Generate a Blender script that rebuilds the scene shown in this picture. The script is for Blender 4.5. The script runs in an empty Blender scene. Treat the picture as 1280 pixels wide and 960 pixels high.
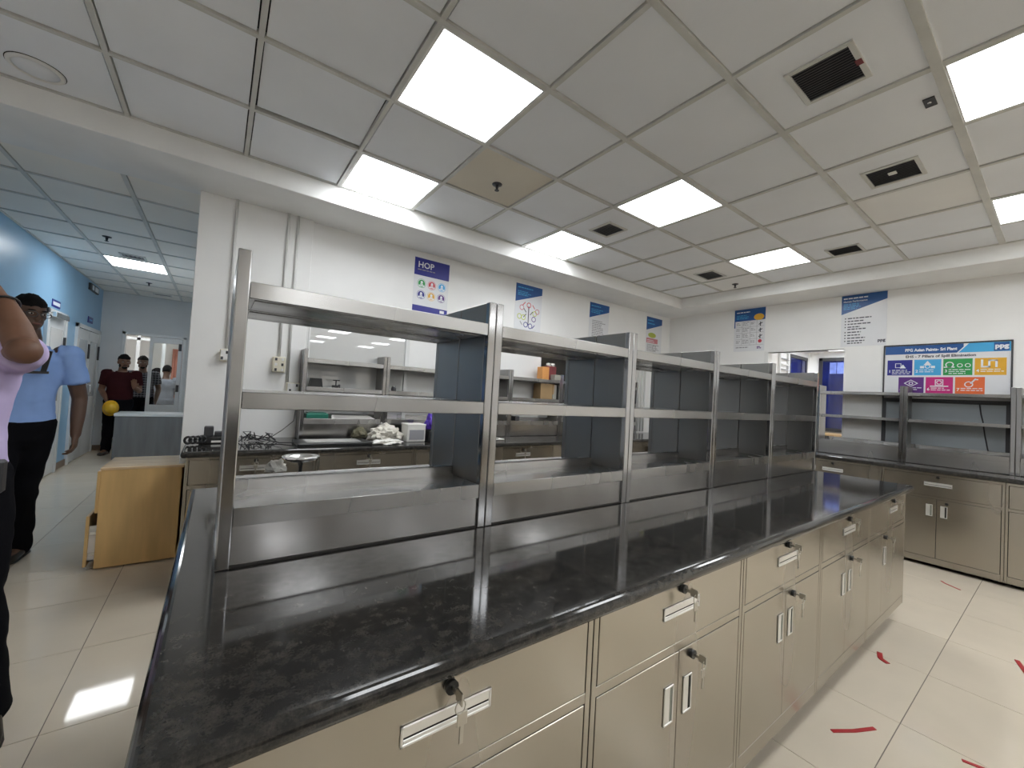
import bpy, bmesh, math, random
from mathutils import Vector, Matrix, noise
random.seed(7)
SC = bpy.context.scene
COL = SC.collection
PI = math.pi

# ------------------------------------------------------------------ camera
FPX = 507.05
CAM = (0.0, 0.0, 1.357)
YAW, PITCH, ROLL = 0.943709638, 0.0277259676, 0.0569145352
_f = Vector((math.cos(YAW)*math.cos(PITCH), math.sin(YAW)*math.cos(PITCH), math.sin(PITCH)))
_r = Vector((math.sin(YAW), -math.cos(YAW), 0.0))
_u = _r.cross(_f)
_r2 = math.cos(ROLL)*_r + math.sin(ROLL)*_u
_u2 = -math.sin(ROLL)*_r + math.cos(ROLL)*_u
cd = bpy.data.cameras.new('camera')
cam = bpy.data.objects.new('camera', cd)
COL.objects.link(cam)
cd.sensor_fit = 'HORIZONTAL'
cd.sensor_width = 36.0
cd.lens = FPX/1280*36.0
cd.clip_start = 0.02
cd.clip_end = 100
M = Matrix.Identity(4)
for i, v in enumerate((_r2, _u2, -_f)):
    for k in range(3):
        M[k][i] = v[k]
M.translation = Vector(CAM)
cam.matrix_world = M
SC.camera = cam

# ------------------------------------------------------------------ world, exposure
LIGHT = 9.0          # ceiling panels of the laboratory
LIGHT_CORR = 12.0     # panels of the corridor and the side rooms
w = bpy.data.worlds.new('world')
SC.world = w
w.use_nodes = True
w.node_tree.nodes['Background'].inputs[0].default_value = (0.6, 0.65, 0.7, 1)
w.node_tree.nodes['Background'].inputs[1].default_value = 0.3
SC.view_settings.view_transform = 'Standard'
SC.view_settings.look = 'None'
SC.view_settings.exposure = 0.66
SC.view_settings.gamma = 1.0
SC.view_settings.use_curve_mapping = False
SC.cycles.max_bounces = 14
SC.cycles.diffuse_bounces = 10
SC.cycles.glossy_bounces = 6
SC.cycles.use_denoising = True
SC.cycles.caustics_reflective = False
SC.cycles.sample_clamp_indirect = 10.0

# ------------------------------------------------------------------ materials
def lin(c):
    return tuple(((x/255)/12.92 if x/255 <= 0.04045 else (((x/255)+0.055)/1.055)**2.4) for x in c)

def mat(name, rgb, rough=0.5, metal=0.0, ior=1.5, coat=0.0, emit=0.0, var=0.0, scale=8.0, bump=0.0, bscale=60.0, alpha=1.0, trans=0.0, rvar=0.0, stretch=None, sheen=0.0, world=False, aniso=0.0):
    """principled material with procedural colour, roughness and relief variation"""
    m = bpy.data.materials.new(name)
    m.use_nodes = True
    nt = m.node_tree
    b = nt.nodes['Principled BSDF']
    col = lin(rgb) if max(rgb) > 1.0 else tuple(rgb)
    b.inputs['Base Color'].default_value = (*col, 1)
    b.inputs['Roughness'].default_value = rough
    b.inputs['Metallic'].default_value = metal
    b.inputs['IOR'].default_value = ior
    b.inputs['Coat Weight'].default_value = coat
    b.inputs['Transmission Weight'].default_value = trans
    b.inputs['Alpha'].default_value = alpha
    if sheen:
        b.inputs['Sheen Weight'].default_value = sheen
    if emit:
        b.inputs['Emission Color'].default_value = (*col, 1)
        b.inputs['Emission Strength'].default_value = emit
    if aniso:
        # rolled sheet: horizontal grain spreads reflections up and down
        b.inputs['Anisotropic'].default_value = aniso
        b.inputs['Anisotropic Rotation'].default_value = 0.25
        tg = nt.nodes.new('ShaderNodeTangent')
        tg.direction_type = 'RADIAL'
        tg.axis = 'Z'
        nt.links.new(tg.outputs['Tangent'], b.inputs['Tangent'])
    tc = None
    def coords():
        nonlocal tc
        if tc is None:
            tc = nt.nodes.new('ShaderNodeNewGeometry' if world else 'ShaderNodeTexCoord')
            if stretch:
                mp = nt.nodes.new('ShaderNodeMapping')
                mp.inputs['Scale'].default_value = stretch
                nt.links.new(tc.outputs['Object'], mp.inputs['Vector'])
                tc = mp
        return tc.outputs['Vector'] if stretch else tc.outputs['Position' if world else 'Object']
    if var > 0:
        n = nt.nodes.new('ShaderNodeTexNoise')
        n.inputs['Scale'].default_value = scale
        n.inputs['Detail'].default_value = 5
        nt.links.new(coords(), n.inputs['Vector'])
        r = nt.nodes.new('ShaderNodeValToRGB')
        r.color_ramp.elements[0].position = 0.3
        r.color_ramp.elements[1].position = 0.7
        r.color_ramp.elements[0].color = (*[max(0, c*(1-var)) for c in col], 1)
        r.color_ramp.elements[1].color = (*[min(1, c*(1+var)) for c in col], 1)
        nt.links.new(n.outputs['Fac'], r.inputs['Fac'])
        nt.links.new(r.outputs['Color'], b.inputs['Base Color'])
    if rvar > 0:
        n = nt.nodes.new('ShaderNodeTexNoise')
        n.inputs['Scale'].default_value = scale*1.7
        n.inputs['Detail'].default_value = 1.5
        nt.links.new(coords(), n.inputs['Vector'])
        mr = nt.nodes.new('ShaderNodeMapRange')
        mr.inputs['From Min'].default_value = 0.15
        mr.inputs['From Max'].default_value = 0.85
        mr.inputs['To Min'].default_value = max(0.0, rough-rvar)
        mr.inputs['To Max'].default_value = rough+rvar
        nt.links.new(n.outputs['Fac'], mr.inputs['Value'])
        nt.links.new(mr.outputs['Result'], b.inputs['Roughness'])
    if bump > 0:
        n = nt.nodes.new('ShaderNodeTexNoise')
        n.inputs['Scale'].default_value = bscale
        n.inputs['Detail'].default_value = 3
        nt.links.new(coords(), n.inputs['Vector'])
        bp = nt.nodes.new('ShaderNodeBump')
        bp.inputs['Strength'].default_value = bump
        bp.inputs['Distance'].default_value = 0.01
        nt.links.new(n.outputs['Fac'], bp.inputs['Height'])
        nt.links.new(bp.outputs['Normal'], b.inputs['Normal'])
    return m

STEEL = mat('brushed_steel', (0.41, 0.405, 0.40), 0.25, 1.0, rvar=0.10, scale=1.0, stretch=(2.2, 2.2, 0.25), aniso=0.72)
STEEL_RISER = mat('plain_steel_sheet', (0.46, 0.45, 0.445), 0.19, 1.0, rvar=0.10, scale=1.0, stretch=(3.0, 3.0, 0.4))
STEEL_DOOR = mat('satin_steel_sheet', (0.455, 0.425, 0.375), 0.25, 1.0, rvar=0.05, scale=1.0, stretch=(2.6, 2.6, 0.6), aniso=0.55)
STEEL_POST = mat('polished_steel', (0.42, 0.42, 0.43), 0.13, 1.0, rvar=0.05, scale=3.0)
STEEL_PANEL = mat('grey_steel_sheet', (0.30, 0.295, 0.285), 0.34, 1.0, rvar=0.03, scale=2.0)
CHROME = mat('satin_chrome', (0.82, 0.82, 0.81), 0.18, 1.0, rvar=0.03)
BRIGHT = mat('anodised_pull', (0.86, 0.86, 0.85), 0.32, 0.85, rvar=0.04)
SHADOW_GAP = mat('gap_shade_and_sealant', (0.016, 0.014, 0.012), 0.7, 0.0, rvar=0.05)  # near-black colour standing in for shade in gaps; also the sealant
GREEN_FILM = mat('recess_grey_green', (0.28, 0.30, 0.27), 0.4, 0.6, rvar=0.05)
BLACK_LOCK = mat('black_lock', (0.012, 0.012, 0.012), 0.35, rvar=0.05)
KEYM = mat('nickel_key', (0.55, 0.53, 0.48), 0.3, 1.0, rvar=0.05)
WALLM = mat('white_wall_paint', (0.86, 0.86, 0.855), 0.55, var=0.02, scale=3.0, bump=0.04, bscale=120.0)
WALLG = mat('grey_wall_paint', (0.73, 0.735, 0.735), 0.55, var=0.03, scale=3.0, bump=0.04, bscale=120.0)
WALLB = mat('blue_wall_paint', (0.27, 0.48, 0.69), 0.32, var=0.03, scale=3.0, bump=0.03, bscale=120.0)
SOFFIT = mat('soffit_paint', (0.86, 0.86, 0.85), 0.6, var=0.03, scale=4.0, bump=0.05, bscale=70.0)
TILE_C = mat('ceiling_tile_board', (0.86, 0.885, 0.925), 0.8, var=0.025, scale=2.0, bump=0.06, bscale=180.0)
TILE_CW = mat('corridor_ceiling_tile_board', (0.90, 0.87, 0.81), 0.8, var=0.025, scale=2.0, bump=0.06, bscale=180.0)
TILE_CM = mat('yellowed_ceiling_tile_board', (0.86, 0.86, 0.85), 0.8, var=0.03, scale=2.0, bump=0.06, bscale=180.0)
TILE_CB = mat('aged_ceiling_tile_board', (0.72, 0.67, 0.57), 0.8, var=0.04, scale=2.0, bump=0.06, bscale=180.0)
GRIDM = mat('ceiling_grid_paint', (0.63, 0.63, 0.60), 0.5, var=0.08, scale=6.0)
VOIDM = mat('ceiling_void', (0.05, 0.05, 0.05), 0.9, var=0.1)
FLOORM = mat('vitrified_floor_tile', (0.685, 0.605, 0.49), 0.05, ior=1.32, var=0.05, scale=2.2, rvar=0.025, world=True)
GROUT = mat('floor_grout', (0.20, 0.18, 0.155), 0.8, var=0.1)
PLINTH = mat('brown_skirting', (0.24, 0.16, 0.11), 0.4, var=0.1)
GLOW = mat('light_diffuser', (0.95, 0.98, 1.0), 0.5, emit=LIGHT)
GLOWC = mat('corridor_light_diffuser', (0.95, 0.98, 1.0), 0.5, emit=LIGHT_CORR)
LFRAME = mat('light_frame_white', (0.80, 0.80, 0.78), 0.4, var=0.03)
SLATM = mat('vent_slat_grey', (0.26, 0.26, 0.265), 0.5, 0.2, rvar=0.05)
DARKM = mat('dark_grey_metal', (0.06, 0.06, 0.065), 0.45, 0.3, rvar=0.05)
BLACK = mat('black_plastic', (0.015, 0.015, 0.016), 0.4, rvar=0.08)
CREAM = mat('cream_plastic', (0.72, 0.68, 0.56), 0.4, var=0.04)
WHITEP = mat('white_plastic', (0.80, 0.80, 0.79), 0.35, var=0.02)
PIPE = mat('white_conduit', (0.66, 0.66, 0.65), 0.4, var=0.03)
ALUM = mat('white_aluminium', (0.76, 0.77, 0.77), 0.4, 0.2, var=0.03)
GLASSF = mat('grey_back_painted_glass', (0.62, 0.63, 0.63), 0.015, ior=2.1, var=0.02, scale=1.0)
GLASSD = mat('blue_grey_panel_glass', (0.36, 0.40, 0.43), 0.12, ior=1.6, var=0.05, scale=2.0)
BLUEW = mat('dark_blue_film_glass', (0.008, 0.013, 0.085), 0.05, ior=1.6, var=0.35, scale=3.0)
BLUEL = mat('pale_blue_film_glass', (0.16, 0.22, 0.58), 0.08, ior=1.5, var=0.3, scale=6.0)
CLEAR = mat('clear_glass', (0.9, 0.95, 0.95), 0.02, trans=1.0, ior=1.05, rvar=0.005)
MAPLE = mat('maple_laminate', (0.74, 0.49, 0.21), 0.35, var=0.10, scale=2.0, stretch=(8, 8, 1))
MAPLE_T = mat('maple_top', (0.74, 0.54, 0.33), 0.25, var=0.14, scale=5.0, stretch=(1, 6, 1))
GREYLAM = mat('grey_laminate', (0.17, 0.175, 0.18), 0.25, var=0.12, scale=3.0, stretch=(5, 5, 0.6))
CARD = mat('brown_cardboard', (0.36, 0.24, 0.12), 0.8, var=0.08)
ORANGE = mat('orange_board', (0.72, 0.33, 0.10), 0.5, var=0.05)
MAROONB = mat('maroon_carton', (0.20, 0.04, 0.045), 0.5, var=0.2)
GREYBOX = mat('grey_carton', (0.36, 0.35, 0.31), 0.6, var=0.06)
REDTAPE = mat('red_tape', (0.42, 0.025, 0.03), 0.45, var=0.15, scale=30.0)
YELLOW = mat('yellow_shell', (0.78, 0.45, 0.02), 0.3, var=0.05)
PURPLE = mat('violet_nitrile', (0.12, 0.05, 0.55), 0.4, var=0.2)
BAGM = mat('milky_plastic_bag', (0.70, 0.67, 0.60), 0.3, var=0.1, alpha=1.0)
OLIVE = mat('olive_cloth', (0.14, 0.13, 0.08), 0.7, var=0.2)
TISSUE = mat('white_paper_tissue', (0.82, 0.81, 0.77), 0.8, var=0.05)
GREENT = mat('green_tray', (0.01, 0.16, 0.11), 0.4, var=0.1)
PAPER = mat('poster_paper', (0.76, 0.77, 0.80), 0.35, var=0.015)
def ink(name, rgb):
    return mat(name, rgb, 0.35, var=0.02)
INK_NAVY = ink('ink_navy', (36, 40, 140))
INK_BLUE = ink('ink_blue', (28, 84, 150))
INK_SKY = ink('ink_sky', (70, 170, 225))
INK_WHITE = ink('ink_white', (232, 236, 242))
INK_DARK = ink('ink_dark', (60, 60, 75))
INK_GREY = ink('ink_grey', (150, 150, 155))
INK_GREEN = ink('ink_green', (45, 155, 80))
INK_RED = ink('ink_red', (205, 60, 75))
INK_YEL = ink('ink_yellow', (225, 172, 50))
INK_PUR = ink('ink_purple', (95, 45, 130))
INK_MAG = ink('ink_magenta', (200, 40, 125))
INK_ORA = ink('ink_orange', (230, 110, 60))
INK_LIME = ink('ink_lime', (190, 200, 90))
INK_PINK = ink('ink_pink', (205, 130, 140))
SKIN_A = mat('skin_warm_brown', (0.17, 0.082, 0.048), 0.5, var=0.08, scale=12.0)
SKIN_B = mat('skin_deep_brown', (0.10, 0.052, 0.033), 0.5, var=0.08, scale=12.0)
HAIRM = mat('black_hair', (0.006, 0.005, 0.005), 0.75, ior=1.25, bump=0.4, bscale=90.0, stretch=(3, 3, 1))
EYEW = mat('eye_white', (0.42, 0.40, 0.37), 0.3, var=0.02)
EYED = mat('eye_iris', (0.02, 0.01, 0.006), 0.2, var=0.02)
LIPS = mat('lips_brown', (0.17, 0.06, 0.045), 0.5, var=0.05)
LILAC = mat('lilac_shirt_cloth', (0.57, 0.48, 0.74), 0.95, ior=1.18, var=0.05, scale=6.0, bump=0.35, bscale=7.0)
SKYB = mat('sky_blue_shirt_cloth', (0.27, 0.42, 0.78), 0.95, ior=1.18, var=0.05, scale=6.0, bump=0.35, bscale=7.0)
MAROON = mat('maroon_shirt_cloth', (0.040, 0.010, 0.012), 0.95, ior=1.18, var=0.1, scale=6.0, bump=0.25, bscale=9.0)
GREYS = mat('grey_shirt_cloth', (0.20, 0.21, 0.24), 0.95, ior=1.18, var=0.1, scale=6.0, bump=0.25, bscale=9.0)
NAVYS = mat('charcoal_shirt_cloth', (0.035, 0.03, 0.045), 0.95, ior=1.18, var=0.1, scale=6.0, bump=0.25, bscale=9.0)
TROUS = mat('black_trouser_cloth', (0.006, 0.006, 0.008), 0.95, ior=1.18, var=0.1, scale=6.0, bump=0.3, bscale=6.0)
SHOE = mat('dark_shoe_leather', (0.018, 0.014, 0.010), 0.4, var=0.2, rvar=0.08)
PINKC = mat('pink_curtain', (0.60, 0.26, 0.20), 0.8, var=0.1)
CABLE = mat('black_cable', (0.03, 0.03, 0.035), 0.5, var=0.1)

def granite():
    m = bpy.data.materials.new('black_granite')
    m.use_nodes = True
    nt = m.node_tree
    b = nt.nodes['Principled BSDF']
    tc = nt.nodes.new('ShaderNodeTexCoord')
    v = nt.nodes.new('ShaderNodeTexNoise')
    v.inputs['Scale'].default_value = 260
    v.inputs['Detail'].default_value = 6
    v.inputs['Roughness'].default_value = 0.75
    n2 = nt.nodes.new('ShaderNodeTexNoise')
    n2.inputs['Scale'].default_value = 45
    n2.inputs['Detail'].default_value = 4
    nt.links.new(tc.outputs['Object'], v.inputs['Vector'])
    nt.links.new(tc.outputs['Object'], n2.inputs['Vector'])
    mx = nt.nodes.new('ShaderNodeMath')
    mx.operation = 'MULTIPLY'
    nt.links.new(v.outputs['Fac'], mx.inputs[0])
    nt.links.new(n2.outputs['Fac'], mx.inputs[1])
    r = nt.nodes.new('ShaderNodeValToRGB')
    e = r.color_ramp.elements
    e[0].position = 0.20
    e[0].color = (0.020, 0.0195, 0.019, 1)
    e[1].position = 0.42
    e[1].color = (0.062, 0.057, 0.050, 1)
    nt.links.new(mx.outputs[0], r.inputs['Fac'])
    nt.links.new(r.outputs['Color'], b.inputs['Base Color'])
    b.inputs['Roughness'].default_value = 0.07
    b.inputs['IOR'].default_value = 1.5
    return m
GRANITE = granite()

def checked():
    m = mat('checked_shirt_cloth', (0.03, 0.03, 0.04), 0.8)
    nt = m.node_tree
    b = nt.nodes['Principled BSDF']
    tc = nt.nodes.new('ShaderNodeTexCoord')
    mp = nt.nodes.new('ShaderNodeMapping')
    mp.inputs['Scale'].default_value = (1, 1, 1)
    br = nt.nodes.new('ShaderNodeTexBrick')
    br.offset = 0.0
    br.inputs['Scale'].default_value = 22
    br.inputs['Brick Width'].default_value = 1.0
    br.inputs['Row Height'].default_value = 1.0
    br.inputs['Mortar Size'].default_value = 0.07
    br.inputs['Color1'].default_value = (0.012, 0.012, 0.018, 1)
    br.inputs['Color2'].default_value = (0.018, 0.018, 0.026, 1)
    br.inputs['Mortar'].default_value = (0.20, 0.20, 0.22, 1)
    sx = nt.nodes.new('ShaderNodeSeparateXYZ')
    cb = nt.nodes.new('ShaderNodeCombineXYZ')
    nt.links.new(tc.outputs['Object'], sx.inputs[0])
    nt.links.new(sx.outputs['X'], cb.inputs['X'])
    nt.links.new(sx.outputs['Z'], cb.inputs['Y'])
    nt.links.new(cb.outputs[0], br.inputs['Vector'])
    nt.links.new(br.outputs['Color'], b.inputs['Base Color'])
    return m
CHECK = checked()

# ------------------------------------------------------------------ mesh helpers
class MB:
    """collects shapes, in world coordinates, for ONE mesh object"""
    def __init__(self):
        self.bm = bmesh.new()
    def box(self, x0, x1, y0, y1, z0, z1, bev=0.0, seg=1):
        if x0 > x1: x0, x1 = x1, x0
        if y0 > y1: y0, y1 = y1, y0
        if z0 > z1: z0, z1 = z1, z0
        t = bmesh.new()
        vs = [t.verts.new(p) for p in ((x0,y0,z0),(x1,y0,z0),(x1,y1,z0),(x0,y1,z0),(x0,y0,z1),(x1,y0,z1),(x1,y1,z1),(x0,y1,z1))]
        for f in ((0,3,2,1),(4,5,6,7),(0,1,5,4),(1,2,6,5),(2,3,7,6),(3,0,4,7)):
            t.faces.new([vs[i] for i in f])
        if bev > 0:
            bmesh.ops.bevel(t, geom=t.edges[:], offset=bev, segments=seg, profile=0.5, affect='EDGES')
        self._add(t)
        return self
    def _add(self, t):
        me = bpy.data.meshes.new('tmp')
        t.to_mesh(me)
        t.free()
        self.bm.from_mesh(me)
        bpy.data.meshes.remove(me)
    def obox(self, c, ax, ay, az, bev=0.0):
        """box about c with half-axis vectors"""
        c, ax, ay, az = map(Vector, (c, ax, ay, az))
        t = bmesh.new()
        vs = [t.verts.new(c+sx*ax+sy*ay+sz*az) for sz in (-1,1) for sx, sy in ((-1,-1),(1,-1),(1,1),(-1,1))]
        for f in ((0,3,2,1),(4,5,6,7),(0,1,5,4),(1,2,6,5),(2,3,7,6),(3,0,4,7)):
            t.faces.new([vs[i] for i in f])
        bmesh.ops.recalc_face_normals(t, faces=t.faces[:])
        if bev > 0:
            bmesh.ops.bevel(t, geom=t.edges[:], offset=bev, segments=1, profile=0.5, affect='EDGES')
        self._add(t)
        return self
    def tube(self, pts, r, n=10, caps=True):
        """round tube along pts; r a number or one per point or (rx, ry) pairs with ref side"""
        pts = [Vector(p) for p in pts]
        rs = r if isinstance(r, (list, tuple)) else [r]*len(pts)
        rings = []
        ref = None
        for i, p in enumerate(pts):
            d = (pts[min(i+1, len(pts)-1)]-pts[max(i-1, 0)]).normalized()
            if ref is None:
                a = Vector((0,0,1)) if abs(d.z) < 0.9 else Vector((1,0,0))
                ref = d.cross(a).normalized()
            ref = (ref-d*ref.dot(d)).normalized()
            o = d.cross(ref)
            rings.append([self.bm.verts.new(p+rs[i]*(math.cos(2*PI*k/n)*ref+math.sin(2*PI*k/n)*o)) for k in range(n)])
        for a, b in zip(rings, rings[1:]):
            for k in range(n):
                f = self.bm.faces.new((a[k], a[(k+1)%n], b[(k+1)%n], b[k]))
                f.smooth = True
        if caps:
            self.bm.faces.new(rings[0][::-1])
            self.bm.faces.new(rings[-1])
        return self
    def lathe(self, c, prof, n=24, axis='z'):
        """prof: list of (radius, height) along the axis from c"""
        c = Vector(c)
        rings = []
        for r, h in prof:
            ring = []
            for k in range(n):
                a, b = r*math.cos(2*PI*k/n), r*math.sin(2*PI*k/n)
                v = {'z': (a, b, h), 'y': (a, h, b), 'x': (h, a, b)}[axis]
                ring.append(self.bm.verts.new(c+Vector(v)))
            rings.append(ring)
        for a, b in zip(rings, rings[1:]):
            for k in range(n):
                f = self.bm.faces.new((a[k], a[(k+1)%n], b[(k+1)%n], b[k]))
                f.smooth = True
        self.bm.faces.new(rings[0][::-1])
        self.bm.faces.new(rings[-1])
        return self
    def prism(self, poly, d):
        """polygon of 3-D points pushed along vector d"""
        d = Vector(d)
        a = [self.bm.verts.new(Vector(p)) for p in poly]
        b = [self.bm.verts.new(Vector(p)+d) for p in poly]
        n = len(a)
        self.bm.faces.new(a[::-1])
        self.bm.faces.new(b)
        for k in range(n):
            self.bm.faces.new((a[k], a[(k+1)%n], b[(k+1)%n], b[k]))
        return self
    def ell(self, c, rx, ry, rz, u=14, v=10, rot=None):
        t = bmesh.new()
        bmesh.ops.create_uvsphere(t, u_segments=u, v_segments=v, radius=1)
        for vv in t.verts:
            p = Vector((vv.co.x*rx, vv.co.y*ry, vv.co.z*rz))
            if rot is not None:
                p = rot @ p
            vv.co = p+Vector(c)
        for f in t.faces:
            f.smooth = True
        self._add(t)
        return self
    def loft(self, rings):
        """rings: list of (centre, side vector*rx, front vector*ry); closed with rounded ends"""
        n = 18
        rr = []
        for c, a, b in rings:
            c, a, b = Vector(c), Vector(a), Vector(b)
            rr.append([self.bm.verts.new(c+math.cos(2*PI*k/n)*a+math.sin(2*PI*k/n)*b) for k in range(n)])
        for a, b in zip(rr, rr[1:]):
            for k in range(n):
                f = self.bm.faces.new((a[k], a[(k+1)%n], b[(k+1)%n], b[k]))
                f.smooth = True
        self.bm.faces.new(rr[0][::-1])
        self.bm.faces.new(rr[-1])
        return self

def world_loc(o):
    v = Vector((0, 0, 0))
    while o is not None:
        v += Vector(o.location)
        o = o.parent
    return v

def put(name, mb, m, parent=None, loc=None, mods=None):
    """one mesh object out of an MB; its vertices are stored relative to the parent's place"""
    bm = mb.bm
    base = world_loc(parent) if parent is not None else Vector(loc or (0, 0, 0))
    bmesh.ops.recalc_face_normals(bm, faces=bm.faces[:])
    if base.length > 0:
        bmesh.ops.translate(bm, verts=bm.verts[:], vec=-base)
    me = bpy.data.meshes.new(name)
    bm.to_mesh(me)
    bm.free()
    for k in (m if isinstance(m, list) else [m]):
        me.materials.append(k)
    o = bpy.data.objects.new(name, me)
    COL.objects.link(o)
    if parent is not None:
        o.parent = parent
    elif loc is not None:
        o.location = loc
    return o

def mesh_put(name, me, m, parent, off=(0, 0, 0)):
    """another object on shared mesh data"""
    o = bpy.data.objects.new(name, me)
    COL.objects.link(o)
    o.parent = parent
    o.location = off
    return o

def tag(o, label, cat=None, group=None, kind=None):
    o['label'] = label
    if cat: o['category'] = cat
    if group: o['group'] = group
    if kind: o['kind'] = kind
    return o

def thing(name, label, cat, loc=(0, 0, 0), group=None, kind=None):
    o = bpy.data.objects.new(name, None)
    COL.objects.link(o)
    o.location = loc
    o.empty_display_size = 0.05
    return tag(o, label, cat, group, kind)

def single(name, mb, m, label, cat, loc=None, group=None):
    return tag(put(name, mb, m, None, loc), label, cat, group)

def struct(name, mb, m, label):
    return tag(put(name, mb, m), label, None, None, 'structure')

def B(*a, **k):
    return MB().box(*a, **k)

def text_mesh(s, size, align='LEFT', bold=0.0):
    """outline lettering as a flat mesh in the XY plane"""
    c = bpy.data.curves.new('lettering', 'FONT')
    c.body = s
    c.size = size
    c.align_x = align
    c.fill_mode = 'FRONT'
    c.resolution_u = 2
    c.offset = bold
    o = bpy.data.objects.new('lettering', c)
    COL.objects.link(o)
    bpy.context.view_layer.update()
    me = bpy.data.meshes.new_from_object(o.evaluated_get(bpy.context.evaluated_depsgraph_get()))
    bpy.data.objects.remove(o)
    bpy.data.curves.remove(c)
    return me

# ================================================================== THE SETTING
H = 1.357                      # eye height; measured heights below are given as H + offset
CZ = 2.899                     # laboratory ceiling grid
CZC = 2.768                    # corridor ceiling grid
SZ = 2.757                     # soffit underside
XW, YW = 5.95, 3.88            # right-hand wall, shelf wall
XB, YF = -1.70, 9.90           # blue wall, end of the corridor
YS = -10.45                    # wall behind the camera
CX0, CY0 = -0.5373, 3.361      # ceiling grid origin
CXR = 5.40                     # where the grid meets the soffit

# ---- floor
m = MB()
m.box(XB-0.1, XW+3.5, YS-0.1, YF+4.0, -0.08, -0.004)
floor = struct('floor', m, GROUT, 'glossy beige vitrified tile floor with thin dark joints')
def full_tile_mesh():
    t = MB().box(0.0015, 0.5985, 0.0015, 0.5985, -0.004, 0.0, 0.0008)
    o = put('tile', t, FLOORM)
    me = o.data
    bpy.data.objects.remove(o)
    return me
FT = full_tile_mesh()
def floor_tiles(x0, x1, y0, y1):
    k0, k1 = math.floor((x0+0.455)/0.6), math.ceil((x1+0.455)/0.6)
    j0, j1 = math.floor((y0-0.43)/0.6), math.ceil((y1-0.43)/0.6)
    for k in range(k0, k1):
        for j in range(j0, j1):
            a, b = -0.455+0.6*k, 0.43+0.6*j
            xa, xb, ya, yb = max(a, x0), min(a+0.6, x1), max(b, y0), min(b+0.6, y1)
            if xb-xa < 0.01 or yb-ya < 0.01:
                continue
            if xb-xa > 0.599 and yb-ya > 0.599:
                mesh_put('tile', FT, FLOORM, floor, (a, b, 0))
            else:
                put('tile', B(xa+0.0015, xb-0.0015, ya+0.0015, yb-0.0015, -0.004, 0.0, 0.0008), FLOORM, floor)
floor_tiles(XB, XW, -2.0, YW)
floor_tiles(XB, -0.13, YW, YF)
m = MB()
m.box(XB, XW, YS, -2.003, -0.004, 0)
m.box(XW+0.1, XW+3.4, 0.4, 3.1, -0.004, 0)
m.box(2.9, XW, YW+0.1, YW+1.6, -0.004, 0)
m.box(XB-1.0, 1.5, YF+0.1, YF+3.9, -0.004, 0)
put('tile_field', m, FLOORM, floor)

# ---- laboratory ceiling
m = MB().box(XB, XW, YS, CY0+0.5, CZ+0.12, CZ+0.2)
ceiling = struct('ceiling', m, VOIDM, 'suspended ceiling of square white tiles in a painted metal grid')
def tile_mesh(m):
    t = MB().box(-0.2815, 0.2815, -0.2815, 0.2815, 0.009, 0.022)
    o = put('ceiling_tile', t, m)
    me = o.data
    bpy.data.objects.remove(o)
    return me
CT, CTM, CTB = tile_mesh(TILE_C), tile_mesh(TILE_CM), tile_mesh(TILE_CB)
LIGHTS = {}
for k in (2, 5, 8):
    for r in (0, 2, 5, 7, 10, 13, 16, 19):
        if not (k == 8 and r == 0):
            LIGHTS[(k-1, r)] = 1
# grid columns: index 0 lies between x0 and x0+0.6
LIGHTS = {(k, r): 1 for k, r in [(2,0),(2,2),(2,5),(5,0),(5,2),(5,5),(8,2),(8,5)] + [(k, r) for k in (2, 5, 8) for r in (8, 10, 13, 16, 19)]}
AGED = {(3, 1): 2, (9, 1): 1, (7, 4): 1, (8, 1): 1}
xs = [CX0+0.6*k for k in range(-1, 10)]
xs = [XB]+[x for x in xs if XB+0.03 < x < CXR-0.03]+[CXR]
rows = 23
for r in range(rows):
    yb = CY0-0.6*r
    ya = max(yb-0.6, YS)
    for i in range(len(xs)-1):
        k = round((xs[i]-CX0)/0.6) if i > 0 else -2
        if (k, r) in LIGHTS and i > 0:
            continue
        xa, xb = xs[i], xs[i+1]
        aged = AGED.get((k, r), 0)
        if xb-xa > 0.59 and yb-ya > 0.59:
            o = mesh_put('ceiling_tile', (CT, CTM, CTB)[aged], None, ceiling, ((xa+xb)/2, (ya+yb)/2, CZ))
            if (k, r) == (1, 1):
                o.location.y -= 0.022
                o.rotation_euler = (math.radians(-1.2), 0, math.radians(-0.5))
                o.location.z += 0.007
        else:
            put('ceiling_tile', B(xa+0.017, xb-0.017, ya+0.017, yb-0.017, CZ+0.009, CZ+0.02), (TILE_C, TILE_CM, TILE_CB)[aged], ceiling)
for x in xs:
    wd = 0.017 if abs(x-(CX0+0.6*5)) < 0.01 else 0.012
    put('grid_bar', B(x-wd, x+wd, YS, CY0, CZ, CZ+0.03, 0.001), GRIDM, ceiling)
for r in range(rows+1):
    y = max(CY0-0.6*r, YS+0.012)
    wd = 0.019 if r == 5 else (0.0145 if r in (3, 4) else 0.012)
    put('grid_bar', B(XB, CXR, y-wd, y+wd, CZ-0.0006, CZ+0.0294, 0.001), GRIDM, ceiling)

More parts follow.
